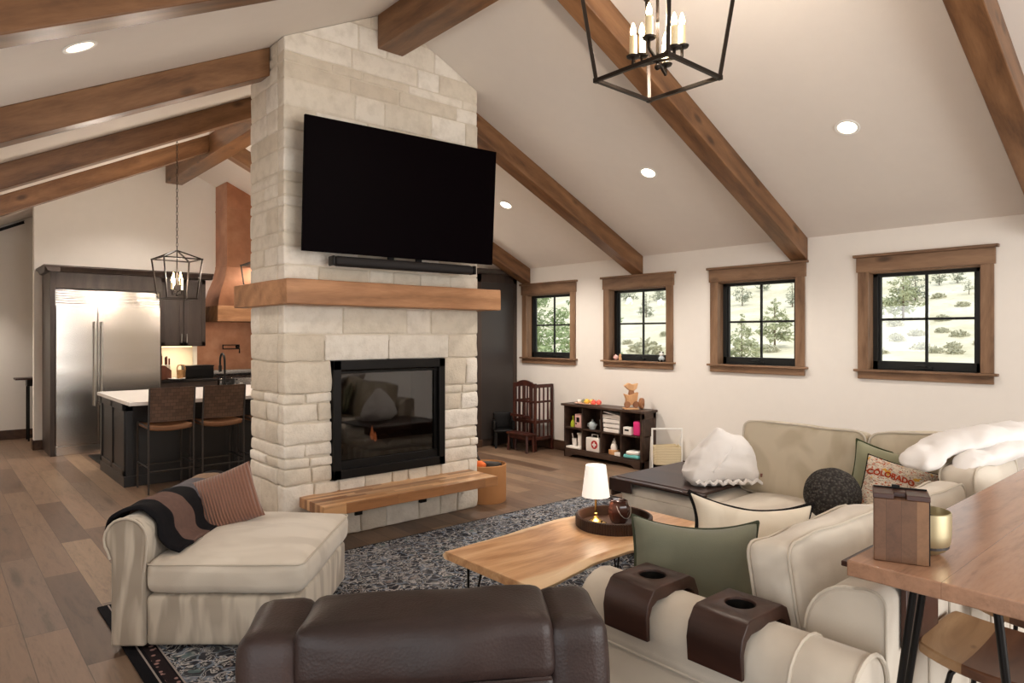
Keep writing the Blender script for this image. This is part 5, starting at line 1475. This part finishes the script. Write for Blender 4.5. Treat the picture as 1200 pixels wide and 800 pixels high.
for k, (m_, lb, n0) in enumerate((('teal', 'folded teal cloth at the bottom of the last cubby hole', 'folded_cloth'), ('toywhite', 'folded white cloth on top of the teal cloth', 'folded_cloth'))):
    single(n0, B().soft((0, 0, .022), (.17, .22 - .05 * k, .044), .018, 4, nz=.008), M[m_], lb, 'cloth', (c[0] - .01, c[1] - .01 * k, c[2] + .042 * k), (0, 0, .1 * k))
# on top of the cubby
ah_ = ah + .001
t = thing('toy_tray', 'pale serving tray for toy fruit on the cubby top', 'tray', (6.27, 5.72, ah_))
mobj('plate', B().lathe([(0, 0), (.10, 0), (.13, .012), (.126, .014), (.1, .005), (0, .005)], seg=28, mat=Matrix.Diagonal((.75, 1.7, 1, 1))), plain('pale_coral_tray', S(236, 190, 166), .5), t)
def toyfood(lb, dy, dx, m_, r, sq=(1, 1, 1)):
    o = thing('toy_fruit', lb, 'toy', (6.27 + dx, 5.72 + dy, ah_ + .006), group='toy food on the cubby tray')
    mobj('fruit', B().lathe([(0, 0), (r * .6, .004), (r, r * .7), (r * .9, r * 1.3), (r * .35, r * 1.75), (0, r * 1.7)], seg=16, wob=lambda q: 1 + .06 * math.cos(5 * q)), M[m_], o)
    mobj('stalk', B().tube([(0, 0, r * 1.65), (.004, .003, r * 2.0)], .003, 6), M['cherry'], o)
M['greygreen'] = plain('sage_toy', S(150, 152, 128), .5)
toyfood('white toy fruit at the chimney end of the cubby tray', .15, .0, 'toywhite', .028)
toyfood('sage toy fruit on the cubby tray', .085, .01, 'greygreen', .030)
toyfood('yellow toy fruit in the middle of the cubby tray', .01, -.01, 'yellow', .036)
toyfood('second yellow toy fruit touching the coral ones', -.055, .015, 'yellow', .034)
toyfood('coral toy fruit near the window end of the tray', -.11, -.02, 'coral', .034)
toyfood('coral toy fruit at the very end of the tray', -.165, .015, 'coral', .034)
t = thing('wooden_animal_toy', 'stacked wooden animal toy with pointed head on the cubby end', 'toy', (6.24, 5.02, ah_), R(-35))
mobj('base', B().soft((0, 0, .008), (.17, .11, .016), .004, 3), M['toywood'], t)
M['toybrown'] = wood('toy_brown', S(120, 74, 44), S(150, 98, 62), S(176, 124, 84), 'Z', .5, False)
mobj('wheel', B().lathe([(.0, -.012), (.036, -.012), (.04, 0), (.036, .012), (0, .012)], (0, 0, 0), 20, Matrix.Translation((-.05, -.03, .058)) @ Euler((R(90), 0, 0)).to_matrix().to_4x4()), M['toybrown'], t)
mobj('wheel', B().lathe([(.0, -.012), (.036, -.012), (.04, 0), (.036, .012), (0, .012)], (0, 0, 0), 20, Matrix.Translation((.055, -.03, .058)) @ Euler((R(90), 0, 0)).to_matrix().to_4x4()), M['toybrown'], t)
mobj('body', B().prism([(-.065, .05), (.06, .05), (.075, .12), (.085, .20), (-.03, .165), (-.085, .185), (-.06, .12)], -.035, .035, 'Y'), M['toywood'], t, bevel=.008)
mobj('neck', B().prism([(-.03, .17), (.04, .17), (.03, .235), (-.015, .235)], -.025, .025, 'Y'), M['toybrown'], t, bevel=.006)
mobj('head', B().prism([(-.085, .275), (-.03, .225), (.03, .215), (.065, .24), (.085, .305), (.02, .29), (-.03, .31)], -.03, .03, 'Y'), M['toywood'], t, bevel=.008)
single('wooden_ball_toy', B().lathe([(.030, -.018), (.062, -.018), (.066, 0), (.062, .018), (.03, .018), (.026, 0), (.03, -.018)], (0, 0, .066), 28, Matrix.Translation((0, 0, .066)) @ Euler((R(90), 0, R(20))).to_matrix().to_4x4() @ Matrix.Translation((0, 0, -.066))).ball((0, 0, .066), .03, 14, 10),
       M['toybrown'], 'round brown wooden toy ring behind the wooden animal', 'toy', (6.34, 4.94, ah_))
# trinkets on the second window sill
SZ = Z0 + .001
single('pink_ball', B().ball((0, 0, .032), .032, 18, 12).tube([(0, 0, .06), (.0, .006, .072)], .004, 6), M['palepink'], 'pale pink ball on the sill of the window above the cubby', 'trinket', (6.46, 5.43, SZ))
single('sill_figurine', B().lathe([(0, 0), (.018, 0), (.02, .02), (.012, .045), (.016, .06), (.011, .075), (0, .08)], seg=14), M['toywood'], 'tiny tan figurine next to the pink ball on the sill', 'trinket', (6.46, 5.36, SZ))
t = thing('panda_figurine', 'small black and white animal figurine on the other end of that sill', 'trinket', (6.455, 4.74, SZ))
mobj('body', B().ball((0, 0, .034), .036, 16, 10, (1, 1.1, .95)), M['toygrey'], t); mobj('head', B().ball((0, 0, .085), .027, 16, 10), M['white'], t)
mobj('ear', B().ball((0, -.02, .108), .010, 10, 8), M['black'], t); mobj('ear', B().ball((0, .02, .108), .010, 10, 8), M['black'], t); mobj('foot', B().ball((-.028, -.022, .012), .014, 10, 8).ball((-.028, .022, .012), .014, 10, 8), M['black'], t)

# white basket on a stand
kt = thing('basket_stand', 'cream woven basket on a white handled frame beside the cubby', 'basket', (6.28, 4.545, 0), R(-42))
b = B()
for sx in (-1, 1):
    b.bar((sx * .165, -.03, 0), (sx * .165, -.03, .50), .018).bar((sx * .165, .10, 0), (sx * .165, .02, .40), .016)
b.bar((-.174, -.03, .495), (.174, -.03, .495), .018)
mobj('frame', b, M['white'], kt, bevel=.002)
M['jute'] = None
n_ = NT('woven_cotton_rope'); vv = n_.coord(); w_ = n_.n('ShaderNodeTexWave', wave_type='BANDS', bands_direction='Z'); n_.l(vv, w_.inputs['Vector']); w_.inputs['Scale'].default_value = 22; w_.inputs['Distortion'].default_value = 2
n_.bump(w_.outputs['Fac'], .6, .006); M['jute'] = n_.fin(n_.ramp(w_.outputs['Fac'], [(0, S(206, 188, 150)), (1, S(232, 218, 186))]), .9, 0, .1)
b = B(); bw_, bd_ = .155, .09
outl = []
for cx, cy_, a0 in ((bw_ - .04, bd_ - .04, 0), (-bw_ + .04, bd_ - .04, 90), (-bw_ + .04, -bd_ + .04, 180), (bw_ - .04, -bd_ + .04, 270)):
    for k in range(6): outl.append((cx + .04 * math.cos(R(a0 + k * 18)), cy_ + .04 * math.sin(R(a0 + k * 18))))
n = len(outl); vs = []; fs = []
for sc_, z in ((.94, .10), (1.0, .16), (1.0, .30), (.94, .30), (.93, .14), (.0, .12)):
    for i, (x, y) in enumerate(outl): vs.append((x * sc_, y * sc_, z + (.010 * math.sin(i * 1.6) if z == .30 else 0)))
for k in range(5):
    for i in range(n): fs.append((k * n + i, k * n + (i + 1) % n, (k + 1) * n + (i + 1) % n, (k + 1) * n + i))
fs.append(tuple(range(n)))
mobj('basket', b.add(vs, fs), M['jute'], kt)

# round tan bin of toys by the hearth
tb_ = thing('toy_bin', 'round tan cardboard bin holding toys beside the stone hearth', 'bin', (3.96, 4.90, 0))
mobj('wall', B().lathe([(0, 0), (.185, 0), (.188, .01), (.19, .34), (.183, .345), (.180, .34), (.178, .015), (0, .012)], seg=48), plain('kraft_board', S(186, 134, 88), .8, 0, .2, .05), tb_)
M['toydark'] = plain('dark_toy', S(48, 42, 36), .8)
single('orange_toy', B().soft((0, 0, 0), (.11, .09, .07), .03, 4, nz=.01), plain('orange_plush', S(226, 112, 52), .9), 'orange and white toy poking out of the tan bin', 'toy', (3.86, 4.86, .345), (R(20), R(10), .4))
single('cream_toy', B().soft((0, 0, 0), (.12, .06, .05), .02, 4, nz=.008), plain('cream_plush', S(240, 214, 166), .9), 'cream coloured toy beside the orange one in the tan bin', 'toy', (3.87, 4.96, .37), (R(-20), R(35), .2))
single('dark_toy', B().soft((0, 0, 0), (.22, .18, .10), .04, 6, nz=.02), M['toydark'], 'dark brown toy filling the top of the tan bin', 'toy', (4.02, 4.92, .30), (0, R(5), .3))
single('toy_stick', B().tube([(0, 0, 0), (-.10, .03, .20)], .014, 8).tube([(-.08, .0, .16), (-.12, .05, .24)], .02, 8), M['toydark'], 'dark toy handle sticking up from the tan bin', 'toy', (3.95, 4.93, .29))

# ------------------------------------------------------------------ hillside outside
def gz(x, y):
    z = -.4
    if x > 20:
        k = min(x, 77) - 20; z += .0022 * k * k
        if x > 77: z += .25 * (x - 77)
    return z + .35 * noise.noise(Vector((x * .06, y * .06, 1))) * min(1, max(0, (x - 8) / 15))
b = B(); vs = []; fs = []
XS = [6.7, 8, 11] + [14 + 4 * k for k in range(46)]; YS = [-60 + 7 * k for k in range(44)]
for x in XS:
    for y in YS: vs.append((x, y, gz(x, y)))
n = len(YS)
for i in range(len(XS) - 1):
    for j in range(n - 1): fs.append((i * n + j, (i + 1) * n + j, (i + 1) * n + j + 1, i * n + j + 1))
nt = NT('dry_grass_hill'); v = nt.coord()
f = nt.noise(v, .22, 6, .65); g2 = nt.noise(nt.coord((1, 1, 1)), 1.6, 4, .6)
col = nt.ramp(f, [(.3, S(196, 188, 160)), (.5, S(218, 210, 186)), (.7, S(230, 224, 206))])
col = nt.mix(nt.ramp(g2, [(.55, 0.0), (.72, .55)]), col, S(168, 164, 134))
M['hill'] = nt.fin(col, 1, 0, .05)
hill = mobj('hill', b.add(vs, fs), M['hill'], None); struct(hill); hill['label'] = 'pale dry grass hillside outside the windows'; hill['category'] = 'hill'
def leafmat(name, c1, c2):
    n = NT(name); f = n.noise(n.coord(), 1.5, 3); return n.fin(n.ramp(f, [(.35, c1), (.65, c2)]), .9, 0, .1)
M['pine'] = leafmat('pine_needles', S(150, 156, 124), S(192, 194, 160)); M['darkpine'] = leafmat('dark_pine_needles', S(132, 136, 120), S(168, 170, 152)); M['bark'] = plain('pine_bark', S(112, 96, 82), .95, 0, .1)
M['sagebrush'] = leafmat('sagebrush', S(172, 170, 146), S(202, 196, 172)); M['leaf'] = leafmat('bright_leaves', S(120, 138, 96), S(178, 190, 146))
def tree(label, x, y, h, w, mat, seed, group, low=.18, blades=900, pointy=1.0, sz=1.0):
    z = gz(x, y) - .05; r = random.Random(seed)
    o = thing('pine_tree', label, 'tree', (x, y, z), 0, group)
    mobj('trunk', B().tube([(0, 0, 0), (.03 * h * .2, 0, h * .4), (0, .01, h * .92)], [h * .022, h * .016, h * .004], 7), M['bark'], o)
    vs = []; fs = []
    clumps = []
    for k in range(46):
        t = low + (1 - low) * (k + .5) / 46
        rad = w * .5 * ((1 - t) / (1 - low)) ** pointy * r.uniform(.55, 1.08) * (1 if t > low + .08 else .7)
        a_ = r.uniform(0, 2 * PI); clumps.append((rad * math.cos(a_), rad * math.sin(a_), t * h + r.uniform(-.03, .03) * h, max(.16 * w * (1.15 - t), .04 * w)))
    for k in range(blades):
        cx, cy_, cz, cr = r.choice(clumps)
        if r.random() < .35: s_ = r.random(); cx *= s_; cy_ *= s_
        d = Vector((r.gauss(0, 1), r.gauss(0, 1), r.gauss(0, .55))).normalized() * cr * r.random() ** .5
        p = Vector((cx, cy_, cz)) + d; L = cr * .55 * sz
        q = Vector((r.gauss(0, 1), r.gauss(0, 1), r.gauss(.2, .6))).normalized() * L; s2 = q.cross(Vector((r.gauss(0, 1), r.gauss(0, 1), r.gauss(0, 1)))).normalized() * L * .3
        i0 = len(vs); vs += [p - q * .4 - s2, p - q * .4 + s2, p + q + s2 * .3, p + q - s2 * .3]; fs.append((i0, i0 + 1, i0 + 2, i0 + 3))
    mobj('foliage', B().add(vs, fs), mat, o, smooth=False)
    return o
G_ = 'trees outside the windows'
TREES = [
 ('wide young pine standing low in the third window', 42.3, 22.0, 3.3, 2.9, M['pine'], 1, G_, .2, 1300, .8),
 ('bushy pine rising at the bottom left of the third window', 34.0, 19.6, 2.7, 2.4, M['pine'], 2, G_, .02, 1100, .8),
 ('dark pine at the top left of the third window', 69.7, 40.1, 2.9, 2.4, M['darkpine'], 3, G_, .2, 700, .7),
 ('dark pine at the top right of the third window', 66.9, 32.9, 2.8, 1.8, M['darkpine'], 4, G_, .15, 700, .8),
 ('second dark pine behind the one at the third window top', 78.8, 42.6, 2.4, 2.0, M['darkpine'], 5, G_, .15, 600, .8),
 ('lone pine in the middle of the cubby window', 62.7, 48.2, 3.0, 2.0, M['darkpine'], 6, G_, .12, 800, .9),
 ('small pine at the upper left of the cubby window', 76.4, 61.8, 2.2, 3.0, M['darkpine'], 7, G_, .1, 600, .7),
 ('small pine at the upper right of the cubby window', 75.2, 55.5, 2.2, 2.8, M['darkpine'], 8, G_, .1, 600, .7),
 ('broad pine at the upper left of the largest window', 56.4, 19.0, 4.1, 3.8, M['pine'], 9, G_, .2, 1300, .6),
 ('dark pine above the broad one in the largest window', 68.0, 21.9, 3.0, 3.2, M['darkpine'], 10, G_, .15, 800, .6),
 ('pair pine at the top middle of the largest window', 75.9, 22.3, 2.2, 1.7, M['darkpine'], 11, G_, .15, 600, .8),
 ('smaller pine beside the top middle pair in the largest window', 76.5, 20.9, 1.9, 1.7, M['darkpine'], 12, G_, .15, 600, .8),
 ('single round pine toward the right of the largest window', 70.6, 18.4, 1.5, 1.3, M['darkpine'], 13, G_, .3, 500, .5),
 ('pine cut by the right frame of the largest window', 73.5, 17.6, 1.7, 1.4, M['darkpine'], 14, G_, .2, 500, .6),
 ('leafy tree filling the left of the smallest far window', 14.2, 15.2, 5.0, 3.0, M['leaf'], 15, G_, .0, 5000, .5, .5),
 ('leafy tree filling the right of the smallest far window', 18.2, 16.6, 5.2, 3.0, M['leaf'], 16, G_, .0, 5000, .5, .5),
 ('leafy tree behind the two others in the smallest window', 18.0, 20.8, 6.0, 3.6, M['leaf'], 17, G_, .0, 5000, .5, .5),
]
BX = [(49.7, 15.9, 1.1), (48.5, 16.8, .9), (53.8, 18.7, 1.2), (51.0, 14.8, .9), (49.4, 13.4, 1.1), (43.8, 13.8, 1.1), (42.3, 12.6, .9), (44.6, 12.4, .9), (46.2, 11.3, 1.1), (47.2, 16.2, 1.0), (42.0, 11.6, .9), (56.2, 16.3, 1.1),
      (35.7, 27.4, 2.4), (37.1, 29.3, 1.2), (49.8, 36.1, 1.2), (43.8, 35.6, 1.0), (40.0, 21.2, 1.3), (43.6, 20.2, 1.0), (39.6, 22.9, 1.1), (41.4, 15.2, 1.0), (69.4, 20.4, 1.2), (64.0, 17.1, 1.1)]
BUSHES = [('low grey green shrub on the pale hillside outside the windows', x, y, w_, w_ * .42, i, M['sagebrush']) for i, (x, y, w_) in enumerate(BX)]
SKY = 1.35; SUN = 1.6; REAR_FILL_W = 172; LEFT_W = 18; LEFT2_W = 12; EXPO = 0.17
for a_ in TREES: tree(*a_)
def bush(label, x, y, w, h, seed, mat):
    r = random.Random(seed); vs = []; fs = []
    for k in range(240):
        d = Vector((r.gauss(0, 1), r.gauss(0, 1), abs(r.gauss(0, .8)))).normalized() * r.random() ** .4
        p = Vector((d.x * w / 2, d.y * w / 2, d.z * h)); q = Vector((r.gauss(0, 1), r.gauss(0, 1), abs(r.gauss(.4, .6)))).normalized() * w * .14; s2 = q.cross(Vector((r.gauss(0, 1), r.gauss(0, 1), .1))).normalized() * w * .05
        i0 = len(vs); vs += [p - s2, p + s2, p + q + s2 * .3, p + q - s2 * .3]; fs.append((i0, i0 + 1, i0 + 2, i0 + 3))
    o = mobj('sagebrush', B().add(vs, fs), mat, None, smooth=False); o.location = (x, y, gz(x, y) - .03)
    return tag(o, label, 'shrub', 'low shrubs on the hillside')
for a_ in BUSHES: bush(*a_)

# ------------------------------------------------------------------ light
w = bpy.data.worlds.new('sky'); SC.world = w; w.use_nodes = True
bg = w.node_tree.nodes['Background']; bg.inputs[0].default_value = (.86, .93, 1.0, 1); bg.inputs[1].default_value = SKY
su = bpy.data.lights.new('sun', 'SUN'); su.energy = SUN; su.angle = R(3); su.color = (1, .95, .86)
sn = bpy.data.objects.new('sun', su); COL.objects.link(sn); sn.rotation_euler = Vector((.35, .45, -.9)).to_track_quat('-Z', 'Y').to_euler()
def area(name, loc, direction, sx, sy, watts, color):
    l = bpy.data.lights.new(name, 'AREA'); l.shape = 'RECTANGLE'; l.size = sx; l.size_y = sy; l.energy = watts; l.color = color
    o = bpy.data.objects.new(name, l); COL.objects.link(o); o.location = loc; o.rotation_euler = Vector(direction).to_track_quat('-Z', 'Y').to_euler(); return o
# added fill in the unseen opening behind the camera; daylight at the low left openings
area('rear_fill', (2.85, Y0 - .02, 1.6), (0, 1, 0), 3.6, 3.0, REAR_FILL_W, (1, .965, .92))
area('left_daylight', (LX - .02, -.35, 1.15), (1, 0, 0), 2.4, 2.0, LEFT_W, (1, .965, .92))
area('left_daylight', (LX - .02, 4.7, 1.675), (1, 0, 0), .9, .85, LEFT2_W, (1, .965, .92))
# under-cabinet strip, hall and kitchen lamps
area('cabinet_strip', (2.79, 10.70, 1.36), (0, .15, -1), .5, .05, 5, (1, .82, .58))
def pt(loc, wts, col=(1, .84, .66), r=.1):
    l = bpy.data.lights.new('kitchen_lamp', 'POINT'); l.energy = wts; l.color = col; l.shadow_soft_size = r
    o = bpy.data.objects.new('kitchen_lamp', l); COL.objects.link(o); o.location = loc
pt((2.866, 2.555, TZ + .26), 1.5, (1, .9, .76), .04)

# ------------------------------------------------------------------ camera
cam = bpy.data.cameras.new('camera'); co = bpy.data.objects.new('camera', cam); COL.objects.link(co)
cam.sensor_width = 36; cam.lens = 787 * 36 / 1200; cam.shift_y = -7 / 1200
cam.clip_start = .05; cam.clip_end = 600
co.location = (0, 0, 1.54); co.rotation_euler = (R(90), 0, R(-41.16)); SC.camera = co
vs_ = SC.view_settings; vs_.view_transform = 'Standard'; vs_.look = 'None'; vs_.gamma = 1; vs_.use_curve_mapping = False; vs_.exposure = EXPO
SC.display_settings.display_device = 'sRGB'
try:
    SC.cycles.use_denoising = True; SC.cycles.max_bounces = 8; SC.cycles.diffuse_bounces = 5; SC.cycles.transparent_max_bounces = 12
    SC.cycles.sample_clamp_indirect = 6
except Exception: pass
